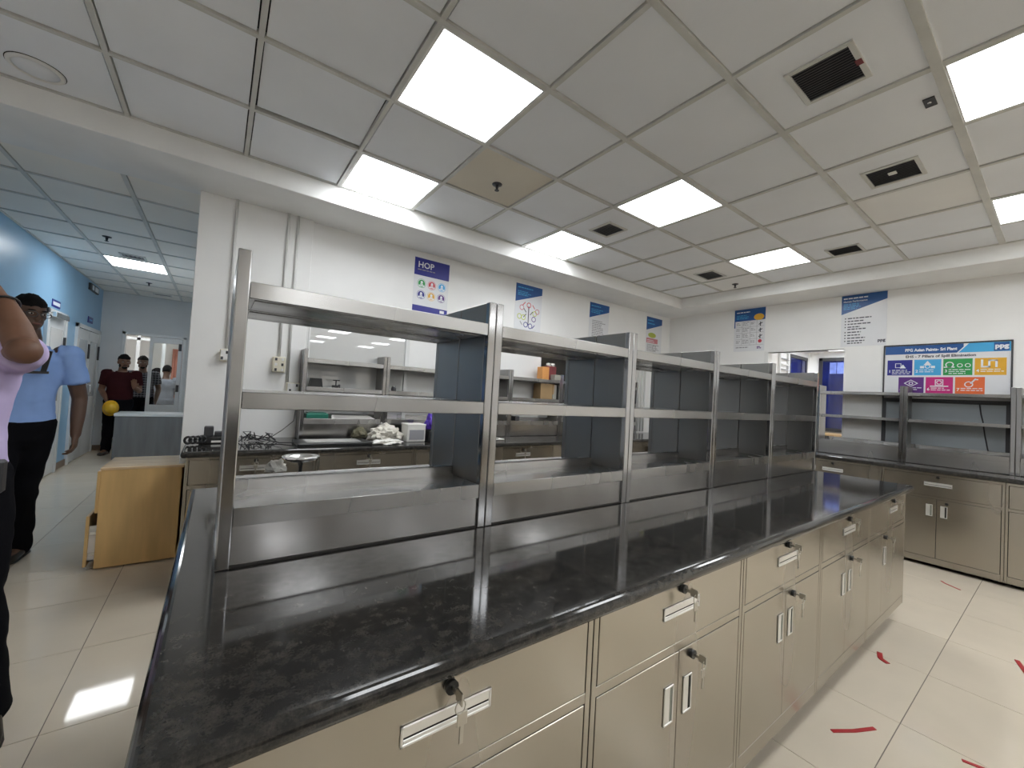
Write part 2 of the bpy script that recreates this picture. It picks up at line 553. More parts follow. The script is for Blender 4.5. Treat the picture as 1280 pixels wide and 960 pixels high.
# ---- corridor ceiling
m = MB().box(XB, -0.13, 3.95, YF, CZC+0.1, CZC+0.16)
ceil_c = struct('ceiling_corridor', m, VOIDM, 'lower suspended tile ceiling over the corridor')
cxs = [XB, -1.235, -0.635, -0.13]
cys = [3.95, 4.46, 5.06, 5.66, 6.26, 6.88, 7.47, 8.07, 8.67, 9.27, YF]
for i in range(3):
    for j in range(len(cys)-1):
        if (i, j) == (1, 5):
            continue
        put('ceiling_tile', B(cxs[i]+0.019, cxs[i+1]-0.019, cys[j]+0.017, cys[j+1]-0.017, CZC+0.008, CZC+0.02), TILE_CW, ceil_c)
for x in cxs:
    put('grid_bar', B(x-0.014, x+0.014, 3.95, YF, CZC, CZC+0.03), GRIDM, ceil_c)
for y in cys:
    wd = 0.02 if y == 8.67 else 0.012
    put('grid_bar', B(XB, -0.13, y-wd, y+wd, CZC-0.0005, CZC+0.0295), GRIDM, ceil_c)

# ---- soffits and beam
m = MB()
m.box(XB, XW, CY0, 3.95, SZ, CZ+0.2, 0.006, 2)
struct('trim_1', m, SOFFIT, 'white plastered beam running over the shelf wall and the corridor mouth')
m = MB()
m.box(CXR, XW, YS, CY0+0.01, SZ+0.0008, CZ+0.2, 0.006, 2)
struct('trim_2', m, SOFFIT, 'white plastered soffit above the noticeboard wall')

# ---- walls
OX0, OX1, OZ1 = 3.24, 5.06, 1.93        # dark store opening in the shelf wall
m = MB()
m.box(-0.13, OX0, YW, YW+0.12, 0, SZ+0.01)
m.box(OX0, OX1, YW, YW+0.12, OZ1, SZ+0.01)
m.box(OX0, OX1, YW, YW+0.12, 0, 0.9)
m.box(OX1, XW+0.12, YW, YW+0.12, 0, SZ+0.01)
m.box(-0.13, 0.0, YW+0.1, YF, 0, SZ+0.2)
struct('wall_north', m, WALLM, 'white wall behind the long steel shelves, hung with four posters')
m = MB()
m.box(-0.19, 0.585, YW-0.04, YW, 0.72, SZ+0.0005, 0.004)
m.box(-0.128, 0.585, YW-0.04, YW, 0, 0.7205)
struct('pillar', m, WALLM, 'white plastered pillar with two conduits at the corridor corner')
YO0, YO1, ZO0, ZO1 = 1.574, 2.44, 1.052, 2.125   # opening in the noticeboard wall
m = MB()
m.box(XW, XW+0.1, YS, YO0, 0, SZ+0.01)
m.box(XW, XW+0.1, YO0, YO1, 0, ZO0)
m.box(XW, XW+0.1, YO0, YO1, ZO1, SZ+0.01)
m.box(XW, XW+0.1, YO1, YW, 0, SZ+0.01)
struct('wall_east', m, WALLM, 'white wall with the noticeboard and an open hatch')
m = MB()
m.box(XB-0.1, XB, 3.95, YF, 0, CZ+0.1)
struct('wall_west', m, WALLB, 'pale blue painted wall along the corridor')
struct('wall_west_laboratory', B(XB-0.1, XB, YS, 3.95, 0, CZ+0.1), WALLM, 'plain white side wall of the laboratory beside the camera')
m = MB()
m.box(XB-0.1, XW+0.1, YS-0.1, YS, 0, CZ+0.2)
struct('wall_south', m, WALLM, 'plain white wall behind the camera')
DX0, DX1, DZ = -1.415, -0.525, 2.10
m = MB()
m.box(XB-1.0, DX0, YF, YF+0.12, 0, CZC+0.2)
m.box(DX1, 1.5, YF, YF+0.12, 0, CZC+0.2)
m.box(DX0, DX1, YF, YF+0.12, DZ, CZC+0.2)
struct('wall_corridor_end', m, WALLG, 'grey white wall closing the corridor around the glazed door')
struct('baseboard_corridor', B(XB, DX0-0.05, YF-0.015, YF-0.001, 0, 0.09), PLINTH, 'brown skirting below the grey corridor wall')
m = MB()
for a, b in ((YS, 7.13), (7.91, 8.41), (9.8, YF-0.02)):
    m.box(XB+0.001, XB+0.014, a, b, 0, 0.09)
struct('baseboard_west', m, PLINTH, 'brown skirting along the blue corridor wall')

# ---- far room behind the corridor door
m = MB()
m.box(XB-1.0, 1.5, YF+3.9, YF+4.0, 0, 2.8)
m.box(XB-1.1, XB-1.0, YF+0.1, YF+4.0, 0, 2.8)
m.box(1.5, 1.6, YF+0.1, YF+4.0, 0, 2.8)
struct('wall_far_room', m, WALLM, 'white walls of the room seen through the glazed door')
struct('ceiling_far_room', B(XB-1.1, 1.6, YF+0.1, YF+4.0, 2.8, 2.9), WALLM, 'white ceiling of the room behind the glazed door')
m = MB()
for x in (-1.45, -1.02):
    m.box(x-0.03, x+0.03, 12.0, 12.06, 0, 2.45)
m.box(-2.6, -1.0, 12.0, 12.06, 2.1, 2.16)
m.box(-2.6, -1.0, 12.0, 12.06, 2.4, 2.45)
struct('trim_3', m, ALUM, 'white partition frame inside the room behind the glazed door')
m = MB()
for i in range(9):
    m.lathe((-0.95+0.055*i, 13.6, 0.3), [(0.03, 0), (0.03, 1.75)], 8)
single('curtain', m, PINKC, 'pink curtain hanging in the room behind the glazed door', 'curtain')

# ---- annex behind the hatch
AX = 9.30
m = MB()
m.box(AX, AX+0.1, 0.4, 3.1, 0, 2.6)
m.box(XW+0.1, AX, 3.0, 3.1, 0, 2.6)
m.box(XW+0.1, AX, 0.4, 0.5, 0, 2.6)
struct('wall_annex', m, WALLM, 'white walls of the side room seen through the hatch')
struct('ceiling_annex', B(XW+0.1, AX+0.1, 0.4, 3.1, 2.507, 2.58), WALLM, 'white ceiling of the side room behind the hatch')

def window(n, frame_boxes, panes, label, fm=DARKM):
    t = thing('window_%d' % n, label, None, panes[0][0][:3], None, 'structure')
    m = MB()
    for b in frame_boxes:
        m.box(*b, 0.002)
    put('window_frame', m, fm, t)
    for b, pm in panes:
        m = MB().box(b[0], b[3], b[1], b[4], b[2], b[5])
        put('pane', m, pm, t)
    return t
# tall dark blue window on the end wall of the annex
window(1, [(AX-0.03, AX-0.001, 2.78, 2.84, 1.02, 2.40), (AX-0.03, AX-0.001, 2.08, 2.14, 1.02, 2.40), (AX-0.03, AX-0.001, 2.08, 2.84, 2.34, 2.40), (AX-0.03, AX-0.001, 2.08, 2.84, 1.02, 1.08)],
       [((AX-0.012, 2.14, 1.08, AX-0.002, 2.78, 2.34), BLUEW), ((AX-0.016, 2.46, 2.10, AX-0.0125, 2.56, 2.31), BLUEL), ((AX-0.016, 2.57, 2.10, AX-0.0125, 2.67, 2.31), BLUEL)],
       'tall dark blue window with a pale patch, straight behind the hatch')
window(2, [(8.28, 9.12, 2.97, 2.999, 2.33, 2.39), (8.28, 9.12, 2.97, 2.999, 1.05, 1.1), (8.28, 8.33, 2.97, 2.999, 1.05, 2.39), (9.07, 9.12, 2.97, 2.999, 1.05, 2.39)],
       [((8.33, 2.985, 1.1, 9.07, 2.995, 2.33), BLUEW)], 'smaller dark blue window on the side wall of the annex')
lw = thing('window_3', 'grey louvred window beside the smaller blue one', None, (7.9, 3.0, 1.2), None, 'structure')
m = MB()
m.box(7.86, 7.90, 2.965, 2.999, 1.2, 2.42)
m.box(8.22, 8.27, 2.965, 2.999, 1.2, 2.42)
m.box(7.86, 8.27, 2.965, 2.999, 2.38, 2.42)
put('window_frame', m, ALUM, lw)
for i in range(12):
    m = MB().obox((8.06, 2.98, 1.26+0.092*i), (0.16, 0, 0), (0, 0.03, 0.02), (0, -0.002, 0.003))
    put('slat', m, INK_GREY if i % 2 else WHITEP, lw)
single('storage_carton', B(8.5, 9.2, 2.15, 2.75, 0.0, 1.0, 0.01), CARD, 'brown carton under the tall blue window in the annex', 'box')
# hatch lining
m = MB()
m.box(XW-0.006, XW+0.106, YO0-0.012, YO0-0.0, ZO0, ZO1)
m.box(XW-0.006, XW+0.106, YO1-0.05, YO1, ZO0, ZO1)
m.box(XW-0.006, XW+0.106, YO0, YO1, ZO1, ZO1+0.012)
struct('trim_4', m, WHITEP, 'white lining of the open hatch')

# ---- dark store behind the shelf wall
m = MB()
m.box(2.9, 5.9, YW+1.6, YW+1.7, 0, 2.6)
m.box(2.85, 2.9, YW+0.12, YW+1.7, 0, 2.6)
m.box(5.9, 5.95, YW+0.12, YW+1.7, 0, 2.6)
m.box(2.85, 5.95, YW+0.12, YW+1.7, 2.6, 2.65)
struct('wall_store', m, WALLG, 'unlit store room behind the opening in the shelf wall')
m = MB()
m.box(OX1-0.15, OX1+0.005, YW-0.012, YW+0.13, 0.9, OZ1, 0.003)
struct('trim_5', m, ORANGE, 'orange wooden jamb of the store opening')
m = MB()
for i in range(4):
    x = OX1+0.05+0.07*i
    m.tube([(x, YW-0.02, 0.92), (x, YW-0.02, 1.87)], 0.012, 8)
struct('trim_6', m, PIPE, 'thin white pipes beside the orange jamb')

# ---- corridor doors on the blue wall
def blue_door(n, y0, y1, ztop, label, vis):
    t = thing('door_%d' % n, label, None, (XB, (y0+y1)/2, 0), None, 'structure')
    m = MB()
    m.box(XB, XB+0.035, y0, y0+0.06, 0, ztop, 0.003)
    m.box(XB, XB+0.035, y1-0.06, y1, 0, ztop, 0.003)
    m.box(XB, XB+0.035, y0, y1, ztop-0.06, ztop, 0.003)
    put('door_frame', m, ALUM, t)
    for a, b in vis:
        lf = put('door_leaf', B(XB+0.002, XB+0.022, a, b, 0.01, ztop-0.065, 0.002), ALUM, t)
        put('glass_panel', B(XB+0.0225, XB+0.026, a+0.09, b-0.09, 0.95, ztop-0.22), GLASSF, lf)
        put('hinge', B(XB+0.022, XB+0.045, b-0.03, b-0.005, 1.55, 1.78), DARKM, lf)
        put('handle', MB().tube([(XB+0.02, a+0.05, 1.0), (XB+0.07, a+0.05, 1.0), (XB+0.07, a+0.05, 1.14), (XB+0.02, a+0.05, 1.14)], 0.008), CHROME, lf)
    return t
d1 = blue_door(1, 7.13, 7.91, 2.09, 'white framed glazed door below the blue and white nameplate', [(7.2, 7.84)])
put('door_closer', B(XB+0.03, XB+0.085, 7.2, 7.72, 1.99, 2.05, 0.004), CHROME, d1)
blue_door(2, 8.41, 9.8, 2.05, 'wide white double door at the far end of the blue wall', [(8.48, 9.1), (9.11, 9.73)])

# ---- glazed double door closing the corridor
t = thing('door_3', 'white aluminium double door, one glazed leaf shut, the other open', None, ((DX0+DX1)/2, YF, 0), None, 'structure')
m = MB()
m.box(DX0, DX0+0.045, YF-0.02, YF+0.10, 0, DZ, 0.003)
m.box(DX1-0.045, DX1, YF-0.02, YF+0.10, 0, DZ, 0.003)
m.box(DX0, DX1, YF-0.02, YF+0.10, DZ-0.045, DZ, 0.003)
put('door_frame', m, ALUM, t)
lx0, lx1 = -1.04, DX1-0.05
m = MB()
m.box(lx0, lx0+0.05, YF-0.015, YF+0.03, 0.02, DZ-0.05, 0.003)
m.box(lx1-0.06, lx1, YF-0.015, YF+0.03, 0.02, DZ-0.05, 0.003)
m.box(lx0, lx1, YF-0.013, YF+0.028, DZ-0.15, DZ-0.05, 0.003)
m.box(lx0, lx1, YF-0.013, YF+0.028, 0.72, 0.81, 0.003)
m.box(lx0, lx1, YF-0.005, YF+0.02, 0.02, 0.74)
lf = put('door_leaf', m, ALUM, t)
put('pane', B(lx0+0.05, lx1-0.06, YF+0.004, YF+0.010, 0.81, DZ-0.15), CLEAR, lf)
for z in (1.06, 1.83):
    put('hinge', B(lx1-0.055, lx1-0.012, YF-0.045, YF-0.015, z, z+0.13, 0.003), DARKM, lf)

# ---- grey glass pane on the shelf wall
t = thing('window_4', 'large grey glass pane mirroring ceiling lights behind the shelf', None, (1.06, YW, 1.2), None, 'structure')
m = MB()
m.box(1.475, 1.515, YW-0.03, YW-0.0005, 0.92, H+0.54, 0.003)
m.box(0.61, 0.625, YW-0.015, YW-0.0005, 0.92, H+0.54)
put('window_frame', m, ALUM, t)
put('pane', B(0.625, 1.475, YW-0.012, YW-0.001, 0.92, H+0.535), GLASSF, t)

# ================================================================== FURNITURE
class Face:
    """a vertical front: u runs along it, d comes out of it towards the viewer"""
    def __init__(self, org, u, n):
        self.o, self.u, self.n = Vector(org), Vector(u), Vector(n)
    def p(self, u, d, z):
        return self.o+self.u*u+self.n*d+Vector((0, 0, z))
    def box(self, m, u0, u1, d0, d1, z0, z1, bev=0.0, seg=1):
        a, b = self.p(u0, d0, z0), self.p(u1, d1, z1)
        m.box(a.x, b.x, a.y, b.y, a.z, b.z, bev, seg)
        return m

def add_lock(F, u, z, parent, keys, seed=0):
    rnd = random.Random(seed)
    c = F.p(u, 0.001, z)
    m = MB().tube([F.p(u, -0.002, z), F.p(u, 0.010, z)], 0.0125, 14)
    lk = put('lock', m, BLACK_LOCK, parent)
    if keys:
        m = MB()
        # a key in the lock, its bow turned outwards, a second one dangling from the ring
        F.box(m, u-0.0012, u+0.0012, 0.008, 0.026, z-0.004, z+0.004)
        F.box(m, u-0.0015, u+0.0015, 0.024, 0.046, z-0.011, z+0.011, 0.001)
        ring = [F.p(u+0.010*math.cos(a), 0.040, z-0.014+0.012*math.sin(a)) for a in [2*PI*i/12 for i in range(13)]]
        m.tube(ring, 0.0011, 6)
        s = rnd.uniform(-0.006, 0.006)
        F.box(m, u+s-0.010, u+s+0.010, 0.037, 0.040, z-0.048, z-0.024, 0.001)
        F.box(m, u+s-0.0035, u+s+0.0035, 0.037, 0.040, z-0.078, z-0.046)
        put('key', m, KEYM, parent)
    return lk

def add_pull(F, u0, u1, z0, z1, parent, vertical=False, shade=None):
    """flush cup pull: bright bezel, sloped lip, finger slot with its shade painted as a dark plate"""
    m = MB()
    t = 0.005
    F.box(m, u0, u1, 0.0005, 0.004, z1-t, z1, 0.001)
    F.box(m, u0, u1, 0.0005, 0.004, z0, z0+t, 0.001)
    F.box(m, u0, u0+t, 0.0005, 0.004, z0, z1, 0.001)
    F.box(m, u1-t, u1, 0.0005, 0.004, z0, z1, 0.001)
    if vertical:
        F.box(m, u0+t, u0+0.62*(u1-u0), 0.0005, 0.0022, z0+t, z1-t)
    else:
        F.box(m, u0+t, u1-t, 0.0005, 0.0022, z0+0.45*(z1-z0), z1-t)
        F.box(m, u0+t, u1-t, 0.0005, 0.003, z0+0.14*(z1-z0), z0+0.34*(z1-z0), 0.001)
    h = put('handle', m, BRIGHT, parent)
    m = MB()
    F.box(m, u0+0.002, u1-0.002, 0.0001, 0.0012, z0+0.002, z1-0.002)
    put('finger_recess', m, shade or SHADOW_GAP, parent)  # recess shade put into the colour of a flat plate, no hollow
    return h

def cabinet(F, u0, u1, depth, label, group, zb=0.115, zt=0.860, drawer=(0.682, 0.845), doors='pair', keys=True, detail=True, single_from=None, feet=True, pull_c=None, inside=None):
    c = F.p((u0+u1)/2, -depth/2, 0)
    t = thing('base_cabinet', label, 'cabinet', (c.x, c.y, 0), group)
    g = 0.0035
    m = MB()
    # carcass, face frame, plinth rail
    F.box(m, u0, u1, -depth, -0.019, zb, zt)
    st = 0.017
    F.box(m, u0+0.0012, u0+st, -0.019, 0.0, zb, zt, 0.0012)
    F.box(m, u1-st, u1-0.0012, -0.019, 0.0, zb, zt, 0.0012)
    F.box(m, u0+st, u1-st, -0.019, -0.001, drawer[0]-0.026, drawer[0]-0.002, 0.0008)
    F.box(m, u0+st, u1-st, -0.019, -0.001, zb, zb+0.055, 0.0012)
    F.box(m, u0+st, u1-st, -0.019, -0.001, drawer[1]+0.002, zt)
    put('body', m, STEEL_DOOR, t)
    m = MB()
    F.box(m, u0+st, u1-st, -0.019, -0.0165, zb+0.055, drawer[1]+0.002)
    put('gap_shade', m, SHADOW_GAP, t)  # dark sheet paints the shade in the gaps around drawer and doors
    ud0, ud1 = u0+st+g, u1-st-g
    m = MB()
    F.box(m, ud0, ud1, -0.0165, 0.0, drawer[0], drawer[1], 0.0012)
    d = put('drawer', m, STEEL_DOOR, t)
    uc = (u0+u1)/2 if pull_c is None else pull_c
    zc = (drawer[0]+drawer[1])/2
    add_pull(F, uc-0.09, uc+0.09, zc-0.004, zc+0.031, d)
    add_lock(F, uc, drawer[1]-0.014, d, keys, int(u0*100))
    zd0, zd1 = zb+0.057, drawer[0]-0.028
    if doors == 'pair':
        sp = (u0+u1)/2-0.005
        leaves = [(ud0, sp-g/2, +1), (sp+g/2, ud1, -1)]
    else:
        leaves = [(single_from, ud1, -1)]
        m = MB()
        F.box(m, ud0, single_from-g, -0.0165, 0.0, zd0, zd1, 0.0012)
        put('filler_panel', m, STEEL_DOOR, t)
    for a, b, side in leaves:
        m = MB()
        F.box(m, a, b, -0.0165, 0.0, zd0, zd1, 0.0012)
        dr = put('door', m, STEEL_DOOR, t)
        hc = b-0.045 if side > 0 else a+0.045
        add_pull(F, hc-0.022, hc+0.022, 0.468, 0.573, dr, True, GREEN_FILM if side > 0 else None)
        if side < 0:
            add_lock(F, a+0.062, zd1-0.026, dr, keys, int(u0*77)+3)
    if feet:
        for uu in (u0+0.06, u1-0.06):
            for dd in (-0.24 if depth > 1 else -0.12, -depth+0.12):
                p = F.p(uu, dd, 0)
                put('leg', MB().lathe((p.x, p.y, 0), [(0.028, 0), (0.028, 0.012), (0.018, 0.016), (0.018, zb+0.001)], 12), DARKM, t)
    return t

# ---- island: five front cabinets, one worktop, two rows of shelf units back to back
FI = Face((0, 0.650, 0), (1, 0, 0), (0, -1, 0))
cab_b = [(-0.028, 0.748), (0.7495, 1.491), (1.4925, 2.233), (2.2345, 2.976), (2.9775, 3.812)]
cab_l = ['stainless island cabinet with the largest drawer pull, cut by the lower picture edge',
         'second stainless island cabinet, keys hanging over its drawer pull and door',
         'third stainless island cabinet, two doors below one drawer',
         'fourth stainless island cabinet, next to the end unit',
         'end stainless island cabinet with one single door beside a blank panel']
for i, (a, b) in enumerate(cab_b):
    cabinet(FI, a, b, 1.44, cab_l[i], 'island base cabinets', doors='pair' if i < 4 else 'single', single_from=3.262, pull_c=[0.372, 1.118, 1.862, 2.62, 3.49][i], keys=True)
m = MB().box(-0.062, 3.866, 0.616, 2.122, 0.8605, 0.900, 0.018, 6)
single('island_worktop', m, GRANITE, 'polished black granite worktop of the central island', 'worktop')

def shelf_unit(F, u0, u1, depth, label, group, zb, ztop, shelves, deck, lip=0.041, left=True, right=True, post_w=0.029, name='shelf_unit', post_m=None, riser_m=None):
    c = F.p((u0+u1)/2, -depth/2, 0)
    t = thing(name, label, 'shelf', (c.x, c.y, zb), group)
    for a, b, on in ((u0, u0+post_w, left), (u1-post_w, u1, right)):
        if not on:
            continue
        m = MB()
        F.box(m, a, b, -0.024, 0.0, zb, ztop, 0.003, 2)
        put('post', m, post_m or STEEL_POST, t)
        m = MB()
        F.box(m, a+0.001, b-0.001, -depth+0.001, -0.0245, zb, ztop-0.001, 0.0015)
        put('side_panel', m, STEEL_PANEL, t)
    ua, ub = u0+post_w+0.0008, u1-post_w-0.0008
    for zs in shelves:
        m = MB()
        F.box(m, ua, ub, -depth+0.002, -0.002, zs-lip, zs, 0.0012)
        F.box(m, ua+0.012, ub-0.012, -depth+0.03, -0.03, zs-lip-0.002, zs-lip+0.002)
        put('shelf', m, STEEL, t)
    m = MB()
    F.box(m, ua, ub, -depth+0.002, -0.003, deck-0.004, deck, 0.001)
    F.box(m, ua, ub, -0.006, -0.001, deck-0.045, deck+0.0005, 0.001)
    F.box(m, ua, ub, -depth+0.002, -depth+0.010, deck-0.045, deck+0.030, 0.0012)
    put('deck', m, STEEL, t)
    m = MB()
    F.box(m, ua, ub, -0.013, -0.009, zb+0.0005, deck-0.040)
    F.box(m, ua, ub, -0.021, -0.001, deck-0.0455, deck-0.0435)
    put('riser', m, riser_m or STEEL_RISER, t)
    m = MB()
    F.box(m, ua, ub, -0.009, -0.004, zb+0.0003, zb+0.006, 0.001)
    put('sealant', m, SHADOW_GAP, t)
    return t

mods = [(0.021, 0.7715), (0.773, 1.5285), (1.530, 2.2815), (2.283, 3.0365), (3.038, 3.868)]
mod_l = ['first steel island shelf unit beside the corridor end, two open shelves', 'second steel island shelf unit from the corridor end, gap shows boxes behind', 'middle steel island shelf unit, front row',
         'fourth steel island shelf unit, front row', 'end steel island shelf unit beside the noticeboard side']
FS = Face((0, 1.180, 0), (1, 0, 0), (0, -1, 0))
FSb = Face((0, 1.589, 0), (1, 0, 0), (0, 1, 0))
nth = ['first', 'second', 'third', 'fourth', 'fifth']
for i, (a, b) in enumerate(mods):
    shelf_unit(FS, a, b, 0.203, mod_l[i], 'front row of island shelves', 0.900, H+0.318, [H+0.242, H-0.029], H-0.311)
    shelf_unit(FSb, a, b, 0.203, 'steel shelf unit backing onto the %s unit of the front island row' % nth[i], 'back row of island shelves', 0.900, H+0.318, [H+0.242, H-0.029], H-0.311, post_m=STEEL_PANEL)

# ---- bench along the shelf wall
FL = Face((0, 3.180, 0), (1, 0, 0), (0, -1, 0))
lb = [(-0.13, 0.61), (0.6115, 1.352), (1.3535, 2.105), (2.1065, 2.870), (2.8715, 3.62), (3.6215, 4.40)]
ll = ['first wall bench cabinet, next to the pillar and the wooden pedestal', 'wall bench cabinet below the flat black tray', 'wall bench cabinet below the violet bag',
      'wall bench cabinet seen through the second island shelf gap', 'wall bench cabinet below the stacked cartons', 'wall bench cabinet nearest the dark store opening']
for i, (a, b) in enumerate(lb):
    cabinet(FL, a, b, 0.64, ll[i].replace('nearest', 'next to'), 'wall bench cabinets', keys=(i < 4), drawer=(0.690, 0.842), feet=True)
m = MB()
m.box(4.42, 4.46, 3.19, 3.84, 0.03, 0.86)
m.box(5.30, 5.34, 3.19, 3.84, 0.03, 0.86)
m.box(4.46, 5.30, 3.80, 3.83, 0.03, 0.86)
t = thing('knee_space_frame', 'dark open knee space below the wall bench', 'frame', (4.88, 3.5, 0))
put('side_panel', m, STEEL_DOOR, t)
put('drawer', B(4.46, 5.30, 3.20, 3.24, 0.80, 0.86, 0.002), STEEL_DOOR, t)
m = MB().box(-0.155, 5.93, 3.150, YW-0.001 , 0.8605, 0.900, 0.016, 5)
single('wall_worktop', m, GRANITE, 'black granite worktop along the shelf wall', 'worktop')
FW = Face((0, 3.660, 0), (1, 0, 0), (0, -1, 0))
wp = [0.555, 1.240, 1.950, 2.640, 3.405, 4.15, 4.9]
wl = ['wall shelf unit in front of the grey glass pane', 'wall shelf unit above the violet bag', 'wall shelf unit halfway along the shelf wall',
      'wall shelf unit holding the cartons', 'wall shelf unit before the dark store opening', 'last wall shelf unit, by the orange jamb']
for i in range(6):
    shelf_unit(FW, wp[i]+0.001, wp[i+1]-0.001, 0.205, wl[i], 'shelves on the wall bench', 0.900, H+0.285, [H+0.212, H-0.022], H-0.285, lip=0.036)

# ---- bench along the noticeboard wall
FR = Face((5.380, 0, 0), (0, -1, 0), (-1, 0, 0))
rb = [(-2.62, -1.885), (-1.8835, -1.10), (-1.0985, -0.314), (-0.3125, 0.47), (0.4715, 1.25)]
rl = ['noticeboard bench cabinet hidden in the corner behind the island end', 'noticeboard bench cabinet half hidden behind the island end', 'noticeboard bench cabinet with a full drawer and two doors below the board',
      'noticeboard bench cabinet cut by the picture edge', 'noticeboard bench cabinet past the picture edge']
for i, (a, b) in enumerate(rb):
    cabinet(FR, a, b, 0.545, rl[i], 'noticeboard bench cabinets', zb=0.035, drawer=(0.652, 0.838), keys=False, feet=True)
m = MB().box(5.350, XW-0.001, -1.27, 3.145, 0.8605, 0.900, 0.016, 5)
single('noticeboard_worktop', m, GRANITE, 'black granite worktop below the noticeboard', 'worktop')
FRS = Face((5.720, 0, 0), (0, -1, 0), (-1, 0, 0))
rp = [-1.760, -1.013, -0.284, 0.45, 1.19]
rsl = ['steel shelf unit in front of the open hatch', 'steel shelf unit in front of the noticeboard', 'steel shelf unit cut by the picture edge beside the noticeboard', 'steel shelf unit past the picture edge']
for i in range(4):
    shelf_unit(FRS, rp[i]+0.001, rp[i+1]-0.001, 0.215, rsl[i], 'shelves on the noticeboard bench', 0.900, H+0.325, [H+0.258, H-0.010], H-0.300, lip=0.03, riser_m=STEEL)

# ---- made-up island behind the camera, added for the steel to reflect
FO = Face((0, -1.45, 0), (1, 0, 0), (0, 1, 0))
for i in range(5):
    cabinet(FO, -1.2+0.75*i, -0.4515+0.75*i, 1.44, ['first', 'second', 'third', 'fourth', 'fifth'][i]+' cabinet of an added unseen island, there for steel reflections', 'added island cabinets', keys=False)
m = MB().box(-1.24, 2.60, -2.93, -1.415, 0.8605, 0.900, 0.018, 6)
single('added_worktop', m, GRANITE, 'granite worktop of an added unseen island, there for steel reflections', 'worktop')
FOS = Face((0, -1.98, 0), (1, 0, 0), (0, 1, 0))
for i in range(5):
    shelf_unit(FOS, -1.19+0.755*i, -0.437+0.755*i, 0.40, ['first', 'second', 'third', 'fourth', 'fifth'][i]+' shelf unit of an added unseen island, there for steel reflections', 'added island shelves', 0.900, H+0.318, [H+0.242, H-0.029], H-0.311)

# ---- maple pedestal with a drawer ajar, in the corridor
t = thing('drawer_pedestal', 'maple laminate pedestal with its lower drawer slightly open', 'cabinet', (-0.38, 4.13, 0))
px0, px1, py0, py1, pz = -0.606, -0.157, 3.900, 4.36, 0.700
m = MB()
m.box(px0, px1, py0, py0+0.018, 0.012, pz-0.018, 0.001)
m.box(px0, px1, py1-0.018, py1, 0.012, pz-0.018, 0.001)
m.box(px1-0.018, px1, py0, py1, 0.012, pz-0.018, 0.001)
m.box(px0+0.01, px1, py0+0.018, py1-0.018, 0.012, 0.03)
put('body', m, MAPLE, t)
put('top', B(px0-0.004, px1+0.002, py0-0.004, py1+0.004, pz-0.018, pz, 0.002), MAPLE_T, t)
d = put('drawer', B(px0-0.018, px0-0.001, py0+0.004, py1-0.004, 0.39, 0.675, 0.0015), MAPLE, t)
m = MB().box(px0-0.055, px0-0.038, py0+0.004, py1-0.004, 0.03, 0.372, 0.0015)
d = put('drawer', m, MAPLE, t)
m = MB()
m.box(px0-0.038, px0+0.38, py0+0.024, py0+0.034, 0.06, 0.30)
m.box(px0-0.038, px0+0.38, py1-0.034, py1-0.024, 0.06, 0.30)
m.box(px0-0.038, px0+0.38, py0+0.024, py1-0.024, 0.06, 0.07)
put('drawer_box', m, WHITEP, d)
m = MB()
for z in (0.1, 0.24):
    m.box(px0-0.037, px0+0.2, py0+0.019, py0+0.024, z, z+0.02)
put('runner', m, CHROME, d)
for x in (px0+0.04, px1-0.04):
    for y in (py0+0.05, py1-0.05):
        put('foot', MB().lathe((x, y, 0), [(0.02, 0), (0.02, 0.0125)], 10), BLACK, t)

# ---- grey counter further down the corridor
t = thing('reception_counter', 'grey laminate counter wrapped in clear film before the glazed door', 'counter', (-0.79, 8.85, 0))
put('front_panel', B(-1.24, -0.16, 8.60, 8.625, 0, 0.688, 0.002), GREYLAM, t)
put('side_panel', B(-1.24, -1.215, 8.625, 9.10, 0, 0.688, 0.002), GREYLAM, t)
put('side_panel', B(-0.185, -0.16, 8.625, 9.10, 0, 0.688, 0.002), GREYLAM, t)
put('top', B(-1.25, -0.15, 8.59, 9.10, 0.690, 0.735, 0.003), ALUM, t)

# ================================================================== CEILING FITTINGS
def ceiling_light(xa, ya, z, gm, label, group, wx=0.564, wy=0.564):
    t = thing('ceiling_light', label, 'light', (xa, ya, z), group)
    a, b = wx/2, wy/2
    m = MB()
    m.box(xa-a-0.006, xa-a+0.008, ya-b-0.006, ya+b+0.006, z+0.001, z+0.016)
    m.box(xa+a-0.008, xa+a+0.006, ya-b-0.006, ya+b+0.006, z+0.001, z+0.016)
    m.box(xa-a+0.008, xa+a-0.008, ya-b-0.006, ya-b+0.008, z+0.001, z+0.016)
    m.box(xa-a+0.008, xa+a-0.008, ya+b-0.008, ya+b+0.006, z+0.001, z+0.016)
    put('frame', m, LFRAME, t)
    put('diffuser', B(xa-a+0.008, xa+a-0.008, ya-b+0.008, ya+b-0.008, z+0.005, z+0.012), gm, t)
    put('housing', B(xa-a-0.004, xa+a+0.004, ya-b-0.004, ya+b+0.004, z+0.0165, z+0.03), LFRAME, t)
ll = {(2, 2): 'large lit ceiling panel above the first island shelves, biggest of all', (2, 0): 'lit ceiling panel by the beam, next to the biggest panel',
      (5, 2): 'lit ceiling panel in the middle of the ceiling, between beige sprinkler tile and black vents', (5, 0): 'small lit ceiling panel by the beam, above the tall posters',
      (8, 2): 'lit ceiling panel next to the noticeboard wall soffit', (5, 5): 'lit ceiling panel at the picture edge beside the largest black vent', (8, 5): 'lit ceiling panel at the picture edge above the noticeboard',
      (2, 5): 'lit ceiling panel overhead, above the picture'}
